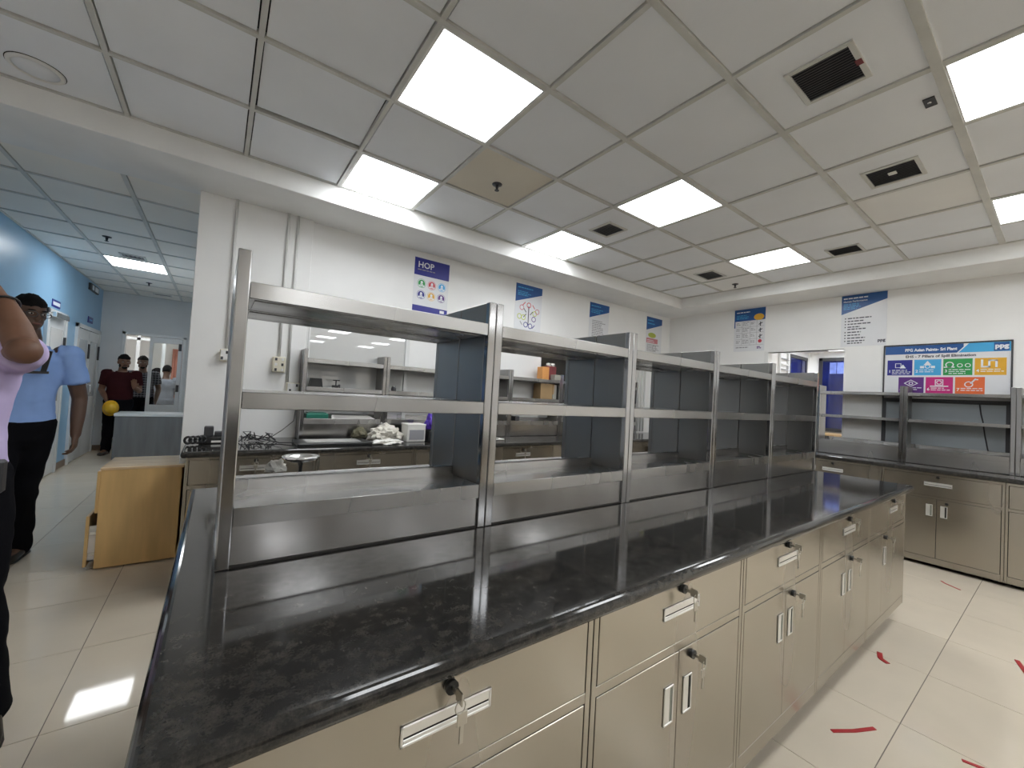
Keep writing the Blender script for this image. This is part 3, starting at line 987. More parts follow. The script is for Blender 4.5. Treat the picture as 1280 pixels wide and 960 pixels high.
for (k, r) in LIGHTS:
    xa, ya = CX0+0.6*k+0.3, CY0-0.6*r-0.3
    ceiling_light(xa, ya, CZ, GLOW, ll.get((k, r), 'ceiling panel mirrored in the grey glass pane, %s row behind the camera, %s column' % ({8: 'first', 10: 'second', 13: 'third', 16: 'fourth', 19: 'fifth'}[r] if (k, r) not in ll else '', {2: 'corridor side', 5: 'middle', 8: 'noticeboard side'}[k])), 'laboratory ceiling panels' if (k, r) in ll else 'mirrored ceiling panels')
ceiling_light(-0.935, 7.175, CZC, GLOWC, 'lit ceiling panel in the corridor', 'corridor ceiling panels', 0.565, 0.555)
ceiling_light(-0.3, 11.2, 2.78, GLOWC, 'ceiling panel of the room behind the glazed door', 'side room panels')
ceiling_light(-1.7, 11.0, 2.78, GLOWC, 'ceiling panel by the partition behind the glazed door', 'side room panels')
ceiling_light(8.6, 2.35, 2.487, GLOWC, 'ceiling panel of the annex behind the hatch', 'side room panels', 0.7, 0.5)
ceiling_light(7.2, 1.2, 2.487, GLOWC, 'second annex ceiling panel, hidden by the noticeboard wall', 'side room panels')

def vent(x0, x1, y0, y1, z, label, n, mark=None, bor=0.022):
    t = thing('ceiling_vent', label, 'vent', ((x0+x1)/2, (y0+y1)/2, z), 'black ceiling vents')
    m = MB()
    m.box(x0, x1, y0, y0+bor, z-0.004, z+0.0055, 0.0015)
    m.box(x0, x1, y1-bor, y1, z-0.004, z+0.0055, 0.0015)
    m.box(x0, x0+bor, y0+bor, y1-bor, z-0.004, z+0.0055, 0.0015)
    m.box(x1-bor, x1, y0+bor, y1-bor, z-0.004, z+0.0055, 0.0015)
    put('frame', m, GRIDM, t)
    put('backing', B(x0+bor, x1-bor, y0+bor, y1-bor, z+0.003, z+0.005), DARKM, t)
    w_ = (x1-x0-2*bor)
    for i in range(n):
        xx = x0+bor+w_*(i+0.5)/n
        put('slat', MB().obox((xx, (y0+y1)/2, z-0.0005), (w_/n*0.22, 0, 0.002), (0, (y1-y0)/2-bor, 0), (0.0004, 0, 0.0008)), SLATM, t)
    if mark:
        put('tag', mark, MAROONB, t)
zt_ = CZ+0.009
vent(2.03, 2.32, 0.545, 0.80, zt_-0.005, 'largest black slotted ceiling vent with a red tag on its frame', 14, B(2.16, 2.20, 0.548, 0.572, zt_-0.0105, zt_-0.0085))
vent(3.255, 3.53, 0.545, 0.815, zt_-0.005, 'black ceiling vent with a white chip in it, second largest', 10, None)
vent(4.595, 4.84, 1.14, 1.40, zt_-0.005, 'small black ceiling vent next to the noticeboard soffit', 8)
vent(2.655, 2.90, 2.36, 2.61, zt_-0.005, 'black ceiling vent between the two middle light panels', 8)
vent(4.46, 4.78, 2.40, 2.64, zt_-0.005, 'black ceiling vent next to the beige corner sprinkler tile', 8)
vent(-1.04, -0.80, 6.60, 6.78, CZC+0.001, 'thin black slot vent beside the corridor light', 5)
vent(-1.0, -0.75, 9.35, 9.5, CZC+0.001, 'faint slot vent at the far end of the corridor ceiling', 4)
single('paper_chip', B(3.35, 3.39, 0.66, 0.70, zt_-0.012, zt_-0.009), TISSUE, 'white chip caught in the black ceiling vent', 'chip')

def sprinkler(x, y, z, label):
    t = thing('sprinkler_head', label, 'sprinkler', (x, y, z), 'ceiling sprinklers')
    put('rosette', MB().lathe((x, y, z), [(0.038, 0.001), (0.036, -0.004), (0.015, -0.008)], 20), DARKM, t)
    put('nozzle', MB().lathe((x, y, z), [(0.013, -0.006), (0.010, -0.030), (0.006, -0.042), (0.017, -0.044), (0.017, -0.047)], 14), DARKM, t)
sprinkler(1.58, 2.51, zt_, 'dark sprinkler head in the beige tile beside the small light panels')
sprinkler(5.17, 2.49, zt_, 'dark sprinkler head in the beige tile by the room corner')
sprinkler(-1.03, 5.95, CZC+0.005, 'dark sprinkler head halfway along the corridor ceiling')
sprinkler(-0.95, 8.40, CZC+0.005, 'dark sprinkler head beyond the corridor light')

t = thing('ceiling_speaker', 'round white ceiling speaker in the tile above the corridor mouth', 'speaker', (-0.86, 3.17, zt_))
put('shadow_ring', MB().lathe((-0.86, 3.17, zt_), [(0.1085, 0.0), (0.1085, -0.002), (0.104, -0.002)], 36), SHADOW_GAP, t)
put('rim', MB().lathe((-0.86, 3.17, zt_), [(0.105, 0.0), (0.105, -0.006), (0.098, -0.011), (0.086, -0.011), (0.086, -0.004)], 36), LFRAME, t)
put('grille', MB().lathe((-0.86, 3.17, zt_), [(0.085, -0.002), (0.085, -0.006), (0.0, -0.0065)], 36), TILE_C, t)
t = thing('ceiling_sensor', 'small dark plate stuck on a tile beside the light at the picture edge', 'sensor', (2.73, 0.42, zt_))
put('plate', B(2.69, 2.772, 0.40, 0.442, zt_-0.006, zt_, 0.001), DARKM, t)
put('lens', MB().lathe((2.725, 0.422, zt_-0.006), [(0.009, 0), (0.006, -0.006)], 12), CHROME, t)

# ================================================================== WALL FITTINGS
for n_, (x, y, z0, z1, rr, lab) in enumerate([(0.040, YW-0.05, H+0.235, SZ, 0.011, 'white conduit down the pillar to the small upper socket'), (0.395, YW-0.05, H+0.206, SZ, 0.011, 'white conduit down the pillar to the four way socket'), (0.467, YW-0.05, H+0.0, SZ, 0.011, 'white conduit beside it, down to the lower socket')]):
    single('conduit', MB().tube([(x, y, z0), (x, y, z1)], rr, 10).box(x-0.008, x+0.008, y+0.002, y+0.011, z0+0.3, z0+0.31), PIPE, lab, 'conduit')
def socket(x0, x1, z0, z1, y, label, rows_, cols):
    t = thing('wall_socket', label, 'socket', ((x0+x1)/2, y, (z0+z1)/2), 'sockets on the pillar')
    put('box', B(x0, x1, y-0.05, y, z0, z1, 0.004), CREAM, t)
    put('face_plate', B(x0+0.006, x1-0.006, y-0.056, y-0.0505, z0+0.006, z1-0.006, 0.002), WHITEP if rows_ == 2 else CREAM, t)
    for i in range(cols):
        for j in range(rows_):
            cx, cz = x0+(x1-x0)*(i+0.5)/cols, z0+(z1-z0)*(j+0.5)/rows_
            put('switch' if (i+j) % 2 else 'outlet', B(cx-0.008, cx+0.008, y-0.060, y-0.0565, cz-0.011, cz+0.011, 0.001), DARKM if (i+j) % 2 == 0 else WHITEP, t)
socket(0.0, 0.06, H+0.135, H+0.225, YW-0.0405, 'small white switch socket on the pillar edge', 2, 2)
socket(0.350, 0.442, H+0.078, H+0.205, YW-0.0405, 'cream four way socket box on the pillar', 3, 2)
socket(0.462, 0.560, H-0.085, H+0.0, YW-0.0405, 'lower cream socket box half hidden by the shelf', 2, 2)

class Poster:
    """a printed sheet on a wall; u to the right, v up, k the print layer"""
    def __init__(self, label, org, u, n, w_, h_, name='wall_poster', frame=None):
        self.o, self.u, self.n, self.w, self.h = Vector(org), Vector(u), Vector(n), w_, h_
        self.t = thing(name, label, 'poster' if name == 'wall_poster' else 'board', tuple(self.o), 'posters' if name == 'wall_poster' else None)
        m = MB()
        m.prism([self.p(0, 0), self.p(w_, 0), self.p(w_, h_), self.p(0, h_)], self.n*0.003)
        put('sheet', m, PAPER, self.t)
    def p(self, u, v, d=0.0):
        return self.o+self.u*u+Vector((0, 0, v))+self.n*d
    def shape(self, items, m_, name, k=1):
        m = MB()
        d = 0.003+0.0006*k
        for pts in items:
            m.prism([self.p(a, b, d-0.0006) for a, b in pts], self.n*0.0005)
        return put(name, m, m_, self.t)
    @staticmethod
    def r(u0, v0, u1, v1):
        return [(u0, v0), (u1, v0), (u1, v1), (u0, v1)]
    @staticmethod
    def c(u, v, r, n=20, a0=0.0, a1=2*PI):
        return [(u+r*math.cos(a0+(a1-a0)*i/n), v+r*math.sin(a0+(a1-a0)*i/n)) for i in range(n)]
    @staticmethod
    def ring(u, v, r, wd, n=14):
        out = []
        q0 = PI/4 if n == 4 else 0.0
        for i in range(n):
            a, b = q0+2*PI*i/n, q0+2*PI*(i+1)/n
            out.append([(u+r*math.cos(a), v+r*math.sin(a)), (u+r*math.cos(b), v+r*math.sin(b)), (u+(r-wd)*math.cos(b), v+(r-wd)*math.sin(b)), (u+(r-wd)*math.cos(a), v+(r-wd)*math.sin(a))])
        return out
    def text(self, s, u, v, size, m_, k=2, align='LEFT', bold=0.0, sx=1.0, fit=None):
        me = text_mesh(s, size, align, bold)
        if fit:
            sx = fit/max(q.co.x for q in me.vertices)
        d = 0.003+0.0006*k
        base = self.o
        for vv in me.vertices:
            q = self.p(u+vv.co.x*sx, v+vv.co.y, d)-base
            vv.co = q
        me.materials.append(m_)
        o = bpy.data.objects.new('lettering', me)
        COL.objects.link(o)
        o.parent = self.t
        return o
    def lines(self, u, v, wd, n, gap, th, m_, k=2, seed=1):
        rnd = random.Random(seed)
        it = []
        for i in range(n):
            x = u
            end = u+wd*rnd.uniform(0.62, 1.0)
            while x < end:
                ln = rnd.uniform(0.018, 0.045)
                it.append(self.r(x, v-i*gap, min(x+ln, end), v-i*gap+th))
                x += ln+0.007
        return self.shape(it, m_, 'fine_print', k)

NL, UL = (0, -1, 0), (1, 0, 0)
yl = YW-0.0005
# HOP sheet
P = Poster('poster headed HOP with six coloured round symbols', (1.524, yl, H+0.795), UL, NL, 0.385, 0.54)
w_, h_ = P.w, P.h
P.shape([P.r(0, h_-0.175, w_, h_)], INK_NAVY, 'header')
P.text('HOP', 0.035, h_-0.095, 0.085, INK_WHITE, bold=0.0015)
P.lines(0.035, h_-0.122, 0.28, 1, 0.02, 0.009, INK_GREY)
cols = [INK_GREEN, INK_RED, INK_SKY, INK_NAVY, INK_YEL, INK_PUR]
for i in range(6):
    u_, v_ = 0.085+0.112*(i % 3), h_-0.255-0.115*(i//3)
    P.shape([P.c(u_, v_, 0.046, 24)], cols[i], 'round_symbol')
    P.shape(P.ring(u_, v_, 0.043, 0.006), INK_WHITE, 'symbol_ring', 2)
    P.shape([P.r(u_-0.026, v_-0.028, u_+0.026, v_-0.016), P.c(u_, v_+0.012, 0.013, 10), P.r(u_-0.014, v_-0.012, u_+0.014, v_-0.002)], INK_WHITE, 'pictogram', 2)
P.shape([[(0, 0), (w_, 0), (w_, 0.055), (0.05, 0.06), (0, 0.06)]], INK_NAVY, 'footer')
P.shape([P.r(w_-0.085, 0.012, w_-0.035, 0.042)], INK_WHITE, 'footer_mark', 2)
# tree diagram sheet
def slanted(P, vl, vr):
    P.shape([[(0, P.h-vl), (P.w, P.h-vr), (P.w, P.h), (0, P.h)]], INK_BLUE, 'header')
P = Poster('poster with a blue slanted header above a branching round diagram', (2.79, yl, H+0.79), UL, NL, 0.405, 0.55)
slanted(P, 0.22, 0.085)
P.lines(0.03, P.h-0.05, 0.34, 1, 0.03, 0.012, INK_SKY)
P.lines(0.03, P.h-0.095, 0.22, 3, 0.02, 0.009, INK_SKY, seed=4)
P.shape([P.r(0.2, 0.07, 0.212, 0.30)], INK_DARK, 'diagram_stem')
for u_, v_, m_ in ((0.206, 0.31, INK_RED), (0.10, 0.27, INK_PINK), (0.07, 0.16, INK_LIME), (0.13, 0.155, INK_LIME), (0.30, 0.22, INK_LIME), (0.29, 0.15, INK_PUR), (0.17, 0.07, INK_NAVY), (0.24, 0.06, INK_NAVY), (0.34, 0.25, INK_PINK)):
    P.shape(P.ring(u_, v_, 0.034, 0.009), m_, 'diagram_ring', 2)
for u_, v_, s_, m_ in ((0.13, 0.32, 1, INK_RED), (0.28, 0.30, -1, INK_RED), (0.15, 0.24, -1, INK_DARK), (0.25, 0.22, 1, INK_DARK), (0.15, 0.18, 1, INK_DARK), (0.29, 0.06, 1, INK_NAVY), (0.10, 0.08, -1, INK_GREY)):
    P.shape([[(u_-0.022, v_-0.018*s_), (u_-0.016, v_-0.026*s_), (u_+0.022, v_+0.016*s_), (u_+0.016, v_+0.024*s_)]], m_, 'diagram_arrow', 2)
P = Poster('poster with a blue slanted header over grey paragraphs, third along the shelf wall', (4.05, yl, H+0.80), UL, NL, 0.395, 0.54)
slanted(P, 0.215, 0.09)
P.lines(0.03, P.h-0.05, 0.28, 1, 0.03, 0.012, INK_SKY)
P.lines(0.03, P.h-0.095, 0.24, 3, 0.022, 0.009, INK_SKY, seed=2)
P.lines(0.06, 0.29, 0.28, 11, 0.024, 0.011, INK_GREY, seed=3)
P = Poster('poster with lime oval and pink band, next to the room corner', (5.32, yl, H+0.80), UL, NL, 0.40, 0.545)
slanted(P, 0.21, 0.09)
P.lines(0.03, P.h-0.06, 0.22, 2, 0.05, 0.016, INK_SKY)
P.shape([[(0.15+0.10*math.cos(2*PI*i/20), 0.265+0.04*math.sin(2*PI*i/20)) for i in range(20)]], INK_LIME, 'oval')
P.shape([P.r(0.01, 0.14, 0.30, 0.215)], INK_PINK, 'band')
P.lines(0.03, 0.18, 0.24, 2, 0.024, 0.009, INK_WHITE)
P.lines(0.03, 0.11, 0.33, 5, 0.024, 0.010, INK_GREY, seed=6)
P.shape(P.ring(0.22, 0.07, 0.05, 0.008), INK_GREY, 'scheme', 2)

NR, UR = (-1, 0, 0), (0, -1, 0)
xr = XW-0.0005
P = Poster('table poster with orange oval and four black signs beside the corner', (xr, 2.85, H+0.80), UR, NR, 0.405, 0.595)
P.shape([P.r(0, P.h-0.165, P.w, P.h), P.r(0, P.h-0.26, 0.014, P.h-0.165)], INK_BLUE, 'header')
P.lines(0.03, P.h-0.05, 0.26, 1, 0.03, 0.014, INK_WHITE)
P.lines(0.03, P.h-0.09, 0.2, 3, 0.022, 0.009, INK_SKY)
P.shape([[(0.325+0.065*math.cos(2*PI*i/20), P.h-0.125+0.045*math.sin(2*PI*i/20)) for i in range(20)]], INK_YEL, 'oval', 2)
for i in range(5):
    P.shape([P.r(0.02, 0.085+0.085*i, 0.39, 0.088+0.085*i)], INK_GREY, 'table_rule')
for u_ in (0.105, 0.215, 0.30):
    P.shape([P.r(u_, 0.085, u_+0.003, 0.43)], INK_GREY, 'table_rule')
for i in range(4):
    P.lines(0.03, 0.14+0.085*i, 0.065, 2, 0.022, 0.009, INK_GREY, seed=10+i)
    P.lines(0.115, 0.15+0.085*i, 0.09, 3, 0.02, 0.008, INK_GREY, seed=20+i)
    P.lines(0.225, 0.14+0.085*i, 0.06, 2, 0.02, 0.008, INK_GREY, seed=30+i)
for i, v_ in enumerate((0.37, 0.285, 0.20)):
    P.shape([P.r(0.34, v_-0.03, 0.352, v_+0.03), [(0.325, v_-0.012), (0.372, v_+0.010), (0.372, v_+0.022), (0.325, v_)]], INK_DARK, 'sign', 2)
P.shape([P.c(0.346, 0.135, 0.024, 16)], INK_RED, 'red_dot', 2)
P.lines(0.03, 0.05, 0.25, 1, 0.02, 0.012, INK_GREY)
P.lines(0.31, 0.05, 0.06, 2, 0.018, 0.012, INK_PUR)
P = Poster('white list poster with a blue diagonal top, above the noticeboard corner', (xr, 1.615, H+0.792), UR, NR, 0.408, 0.606)
P.shape([[(0, P.h-0.225), (P.w, P.h-0.085), (P.w, P.h), (0, P.h)]], INK_BLUE, 'header')
P.lines(0.018, P.h-0.045, 0.26, 1, 0.03, 0.014, INK_WHITE, seed=5)
P.text('Human Performance', 0.018, P.h-0.082, 0.026, INK_WHITE, bold=0.0006)
P.lines(0.018, P.h-0.108, 0.20, 4, 0.019, 0.007, INK_SKY, seed=8)
for i, n_ in enumerate((1, 1, 1, 2, 1, 1, 1, 2)):
    v_ = 0.325-0.034*i-(0.028 if i > 3 else 0)
    P.shape([P.r(0.035, v_, 0.047, v_+0.014)], INK_DARK, 'list_mark', 2)
    P.lines(0.062, v_, (0.27, 0.19, 0.24, 0.18, 0.16, 0.16, 0.17, 0.21)[i], n_, 0.026, 0.013, INK_DARK, seed=40+i)
P.text('ppg', 0.335, 0.045, 0.045, INK_DARK, bold=0.002)

# pillars-of-spill noticeboard
P = Poster('large printed noticeboard with seven coloured squares in two rows', (xr, 1.212, H+0.205), UR, NR, 0.882, 0.565, 'notice_board')
w_, h_ = P.w, P.h
m = MB()
for a in ((P.p(-0.012, -0.012), P.p(w_+0.012, 0.0)), (P.p(-0.012, h_), P.p(w_+0.012, h_+0.012)), (P.p(-0.012, 0), P.p(0, h_)), (P.p(w_, 0), P.p(w_+0.012, h_))):
    a0, b0 = a
    m.box(a0.x-0.014, a0.x, a0.y, b0.y, a0.z, b0.z, 0.002)
put('frame', m, DARKM, P.t)
P.shape([P.r(0.002, h_-0.092, w_*0.66, h_-0.002)], INK_BLUE, 'header')
P.shape([[(w_*0.62, h_-0.092), (w_-0.002, h_-0.092), (w_-0.002, h_-0.002), (w_*0.70, h_-0.002)]], INK_SKY, 'header_band', 2)
P.shape([[(w_*0.61, h_-0.092), (w_*0.622, h_-0.092), (w_*0.702, h_-0.002), (w_*0.69, h_-0.002)]], INK_WHITE, 'header_stripe', 3)
P.text('PPG Asian Paints- Sri Plant', 0.160, h_-0.064, 0.042, INK_WHITE, 2, bold=0.0016, fit=0.38)
P.text('EHS - 7 Pillars of Spill Elimination', 0.165, h_-0.131, 0.036, INK_DARK, 2, bold=0.0012, fit=0.50)
P.shape([P.r(w_-0.105, h_-0.088, w_-0.012, h_-0.006)], INK_BLUE, 'logo_plate', 3)
P.text('ppg', w_-0.098, h_-0.058, 0.058, INK_WHITE, 4, bold=0.003)
cols = [INK_NAVY, INK_SKY, INK_GREEN, INK_YEL, INK_PUR, INK_MAG, INK_ORA]
sq = [(0.022+0.212*i, h_-0.318, 0.198, 0.165) for i in range(4)]+[(0.115+0.208*i, h_-0.505, 0.194, 0.168) for i in range(3)]
for i, (u_, v_, a, b) in enumerate(sq):
    P.shape([P.r(u_, v_, u_+a, v_+b)], cols[i], 'coloured_square')
    P.text(str(i+1), u_+0.010, v_+0.030, 0.040, INK_WHITE, 2, bold=0.001)
    P.lines(u_+0.038, v_+0.052, a-0.05, 3 if i in (0, 2) else 2, 0.019, 0.007, INK_WHITE, seed=50+i)
    cu, cv = u_+a*0.5, v_+b*0.64
    if i == 0:
        it = P.ring(cu-0.012, cv, 0.034, 0.007, 4)+[[(cu, cv-0.03), (cu+0.05, cv-0.03), (cu+0.025, cv+0.012)]]
    elif i == 1:
        it = [[(cu-0.03, cv), (cu+0.03, cv), (cu, cv+0.045)], P.r(cu-0.055, cv-0.032, cu-0.025, cv-0.008), P.r(cu+0.025, cv-0.032, cu+0.055, cv-0.008)]+P.ring(cu, cv-0.015, 0.02, 0.006)
    elif i == 2:
        it = P.ring(cu-0.055, cv, 0.03, 0.008)+P.ring(cu+0.015, cv-0.008, 0.02, 0.006)+P.ring(cu+0.068, cv-0.008, 0.02, 0.006)+[P.r(cu-0.095, cv-0.03, cu-0.02, cv-0.02)]
    elif i == 3:
        it = [P.r(cu-0.06, cv-0.02, cu-0.045, cv+0.045), P.r(cu-0.06, cv-0.032, cu, cv-0.018), P.r(cu-0.014, cv-0.03, cu, cv+0.04), P.r(cu-0.014, cv+0.028, cu+0.045, cv+0.042), P.r(cu+0.03, cv-0.03, cu+0.045, cv+0.04)]
    elif i == 4:
        it = P.ring(cu, cv-0.005, 0.017, 0.006)+[[(cu-0.055, cv-0.005), (cu, cv+0.034), (cu, cv+0.026), (cu-0.045, cv-0.005)], [(cu+0.055, cv-0.005), (cu, cv+0.034), (cu, cv+0.026), (cu+0.045, cv-0.005)], [(cu-0.055, cv-0.005), (cu, cv-0.04), (cu, cv-0.033), (cu-0.045, cv-0.005)], [(cu+0.055, cv-0.005), (cu, cv-0.04), (cu, cv-0.033), (cu+0.045, cv-0.005)]]
    elif i == 5:
        it = P.ring(cu, cv+0.006, 0.042, 0.009, 4)+P.ring(cu, cv+0.006, 0.02, 0.006)+[P.r(cu-0.065, cv-0.038, cu+0.065, cv-0.028)]
    else:
        it = P.ring(cu-0.006, cv-0.012, 0.03, 0.008)+[[(cu, cv), (cu+0.01, cv-0.008), (cu+0.045, cv+0.042), (cu+0.035, cv+0.048)], P.r(cu+0.03, cv+0.03, cu+0.055, cv+0.04)]
    P.shape(it, INK_WHITE, 'pictogram', 2)
# blue-grey panel below the board, with a cable
t = thing('window_5', 'blue grey glazed panel below the noticeboard, dark framed', None, (XW, 0.77, 1.05), None, 'structure')
m = MB()
m.box(XW-0.02, XW-0.0005, 0.32, 1.222, H+0.165, H+0.192, 0.002)
m.box(XW-0.02, XW-0.0005, 0.32, 0.352, 0.94, H+0.165, 0.002)
m.box(XW-0.02, XW-0.0005, 1.19, 1.222, 0.94, H+0.165, 0.002)
put('window_frame', m, DARKM, t)
put('pane', B(XW-0.008, XW-0.001, 0.352, 1.19, 0.94, H+0.165), GLASSD, t)
single('cable', MB().tube([(XW-0.014, 0.515, 1.522), (XW-0.016, 0.505, 1.43), (XW-0.016, 0.492, 1.36), (XW-0.016, 0.478, 1.23), (XW-0.018, 0.455, 1.08), (XW-0.02, 0.43, 0.95), (XW-0.03, 0.42, 0.9045)], 0.005, 8), CABLE, 'dark cable hanging across the panel below the noticeboard', 'cable')

# corridor signs
t = thing('nameplate', 'blue and white nameplate above the glazed corridor door', 'sign', (XB, 7.49, H+0.815))
put('plate', B(XB+0.0005, XB+0.008, 7.34, 7.65, H+0.772, H+0.862, 0.001), INK_NAVY, t)
put('white_band', B(XB+0.0081, XB+0.009, 7.36, 7.63, H+0.795, H+0.838), INK_WHITE, t)
t = thing('nameplate', 'small blue nameplate above the far double door', 'sign', (XB, 9.18, H+0.81))
put('plate', B(XB+0.0005, XB+0.008, 9.04, 9.33, H+0.765, H+0.860, 0.001), INK_NAVY, t)
put('white_band', B(XB+0.0081, XB+0.009, 9.10, 9.28, H+0.800, H+0.822), INK_SKY, t)
t = thing('exit_sign', 'dark emergency sign with white marks below the corridor ceiling', 'sign', (XB, 9.15, H+1.3))
put('case', B(XB+0.0005, XB+0.03, 8.92, 9.44, H+1.262, H+1.368, 0.003), DARKM, t)
put('white_mark', B(XB+0.0305, XB+0.032, 9.00, 9.12, H+1.278, H+1.35), INK_WHITE, t)
put('white_mark', B(XB+0.0305, XB+0.032, 9.18, 9.40, H+1.278, H+1.35), INK_WHITE, t)

# ================================================================== LOOSE THINGS
ZB = 0.900
def crumple(c, rx, ry, rz, seed, amp=0.35, sub=3, fz=True):
    t = bmesh.new()
    bmesh.ops.create_icosphere(t, subdivisions=sub, radius=1)
    for v in t.verts:
        n_ = noise.noise(v.co*1.7+Vector((seed, seed*2.1, 0)))+0.6*noise.noise(v.co*4.3+Vector((0, seed, seed)))
        q = v.co*(1+amp*n_)
        v.co = Vector((q.x*rx, q.y*ry, max(q.z*rz, -rz*0.55) if fz else q.z*rz))+Vector(c)
    m = MB()
    m._add(t)
    return m
# flat black tray with a pale sheet of glass
t = thing('flat_screen', 'flat black panel with a pale glossy face lying on the wall bench', 'screen', (0.76, 3.40, ZB))
put('body', MB().box(0.49, 1.02, 3.24, 3.52, ZB, ZB+0.022, 0.004), BLACK, t)
put('glass', MB().box(0.56, 0.95, 3.30, 3.49, ZB+0.0222, ZB+0.024), GLASSF, t)
put('cable', MB().tube([(0.49, 3.40, ZB+0.012), (0.40, 3.46, ZB+0.006), (0.30, 3.58, ZB+0.02), (0.16, 3.66, ZB+0.03)], 0.004, 6), CABLE, t)
t = thing('cable_tangle', 'tangle of thin black wires on the wall bench by the pillar', 'cable', (0.25, 3.62, ZB))
rnd = random.Random(5)
for i in range(3):
    pts = []
    for k in range(14):
        pts.append((0.18+0.014*k+rnd.uniform(-0.035, 0.035), 3.58+rnd.uniform(-0.07, 0.07), ZB+0.006+abs(rnd.uniform(0, 0.075))*(1 if k not in (0, 13) else 0)))
    put('wire', MB().tube(pts, 0.0035, 6), CABLE, t)
put('wire', MB().tube([(0.36, 3.62, ZB+0.03), (0.44, 3.72, ZB+0.07), (0.53, 3.79, ZB+0.14), (0.545, 3.82, ZB+0.24), (0.53, 3.825, ZB+0.37)], 0.003, 6), CABLE, t)
# desk phone like device, strap and adapter at the bench end
t = thing('desk_device', 'black desk device with a grey block on top, at the bench end by the pillar', 'device', (-0.01, 3.60, ZB))
put('base', B(-0.08, 0.13, 3.52, 3.68, ZB, ZB+0.045, 0.006), BLACK, t)
put('block', B(-0.055, 0.0, 3.56, 3.64, ZB+0.045, ZB+0.115, 0.006), DARKM, t)
put('panel', B(0.005, 0.12, 3.58, 3.66, ZB+0.045, ZB+0.075, 0.004), DARKM, t)
put('white_label', B(-0.01, 0.08, 3.5195, 3.521, ZB+0.008, ZB+0.022), TISSUE, t)
m = MB()
for i in range(4):
    m.tube([(-0.135+0.026*i+0.018*math.cos(a), 3.46+0.012*i, ZB+0.034+0.022*math.sin(a)) for a in [2*PI*k/12 for k in range(13)]], 0.008, 7)
single('cable_coil', m, BLACK, 'black looped strap of the bench end beside the desk device', 'cable')
# pedestal dish behind the island shelves
t = thing('pedestal_dish', 'shallow metal dish on a thin stem behind the first island shelf', 'dish', (0.312, 1.95, ZB))
put('dish', MB().lathe((0.312, 1.95, ZB), [(0.012, 0.118), (0.04, 0.120), (0.070, 0.132), (0.0735, 0.143), (0.071, 0.1445), (0.062, 0.136), (0.03, 0.127), (0.0, 0.126)], 36), CHROME, t)
put('stem', MB().lathe((0.312, 1.95, ZB), [(0.03, 0), (0.03, 0.006), (0.008, 0.012), (0.007, 0.10), (0.013, 0.119)], 14), DARKM, t)
single('crumpled_tissue', crumple((0.175, 1.558, H-0.311+0.026), 0.030, 0.013, 0.026, 3.3, 0.5), TISSUE, 'crumpled white tissue on the back shelf deck near the dish', 'tissue')
# bag, tissue box, violet bag, olive cloth
single('plastic_bag', crumple((1.20, 3.48, ZB+0.055), 0.125, 0.11, 0.085, 1.4, 0.45, 4), BAGM, 'milky crumpled plastic bag on the wall bench', 'bag')
single('paper_scraps', crumple((1.14, 3.28, ZB+0.014), 0.11, 0.05, 0.020, 7.9, 0.7, 4), TISSUE, 'loose white paper scraps in front of the plastic bag', 'paper')
single('folded_cloth', crumple((1.015, 3.60, ZB+0.05), 0.065, 0.055, 0.055, 9.1, 0.3), OLIVE, 'olive folded cloth against the plastic bag', 'cloth')
t = thing('tissue_box', 'white carton with a grey end on the wall bench', 'box', (1.44, 3.44, ZB))
put('carton', B(1.355, 1.525, 3.372, 3.52, ZB, ZB+0.150, 0.006), TISSUE, t)
put('end_label', B(1.375, 1.51, 3.369, 3.3715, ZB+0.02, ZB+0.105), INK_GREY, t)
put('lid', B(1.352, 1.528, 3.370, 3.522, ZB+0.140, ZB+0.156, 0.004), TISSUE, t)
single('violet_bag', crumple((1.60, 3.40, ZB+0.155), 0.062, 0.06, 0.085, 2.2, 0.5, 3), PURPLE, 'crumpled violet nitrile bag beside the white carton', 'bag')
single('black_box', MB().box(1.545, 1.67, 3.33, 3.49, ZB, ZB+0.105, 0.012), BLACK, 'small black box under the violet bag', 'box')
# things on the first wall shelf
zs1, zd = H-0.022, H-0.285
m = MB().prism([(0.620, 3.72, zs1), (0.722, 3.72, zs1), (0.712, 3.72, zs1+0.072), (0.632, 3.72, zs1+0.072)], (0, 0.08, 0))
t = tag(put('pen_holder', m, BLACK), 'black tapered holder on the first wall shelf', 'holder')
t = thing('valve_fitting', 'small black tap shaped fitting on the first wall shelf', 'fitting', (0.83, 3.75, zs1))
put('base', B(0.800, 0.850, 3.735, 3.765, zs1, zs1+0.022, 0.004), BLACK, t)
put('stem', MB().tube([(0.832, 3.75, zs1+0.02), (0.832, 3.75, zs1+0.065)], 0.005, 8), BLACK, t)
put('handle', MB().tube([(0.805, 3.75, zs1+0.064), (0.862, 3.75, zs1+0.064)], 0.0045, 8), BLACK, t)
put('spout', B(0.850, 0.868, 3.742, 3.758, zs1, zs1+0.03, 0.003), DARKM, t)
t = thing('glass_jar', 'small grey jar on the second wall shelf unit', 'jar', (1.345, 3.75, zs1))
put('body', MB().lathe((1.345, 3.75, zs1), [(0.022, 0), (0.024, 0.004), (0.024, 0.028), (0.016, 0.034)], 14), DARKM, t)
put('lid', MB().lathe((1.345, 3.75, zs1), [(0.018, 0.034), (0.018, 0.044), (0.0, 0.045)], 14), CHROME, t)
single('green_tray', MB().box(0.605, 0.775, 3.68, 3.83, zd, zd+0.040, 0.005).box(0.62, 0.76, 3.695, 3.815, zd+0.04, zd+0.048), GREENT, 'dark green tray on the lowest deck of the first wall shelf', 'tray')
t = thing('silver_case', 'open silver folder beside the green tray', 'folder', (0.95, 3.74, zd))
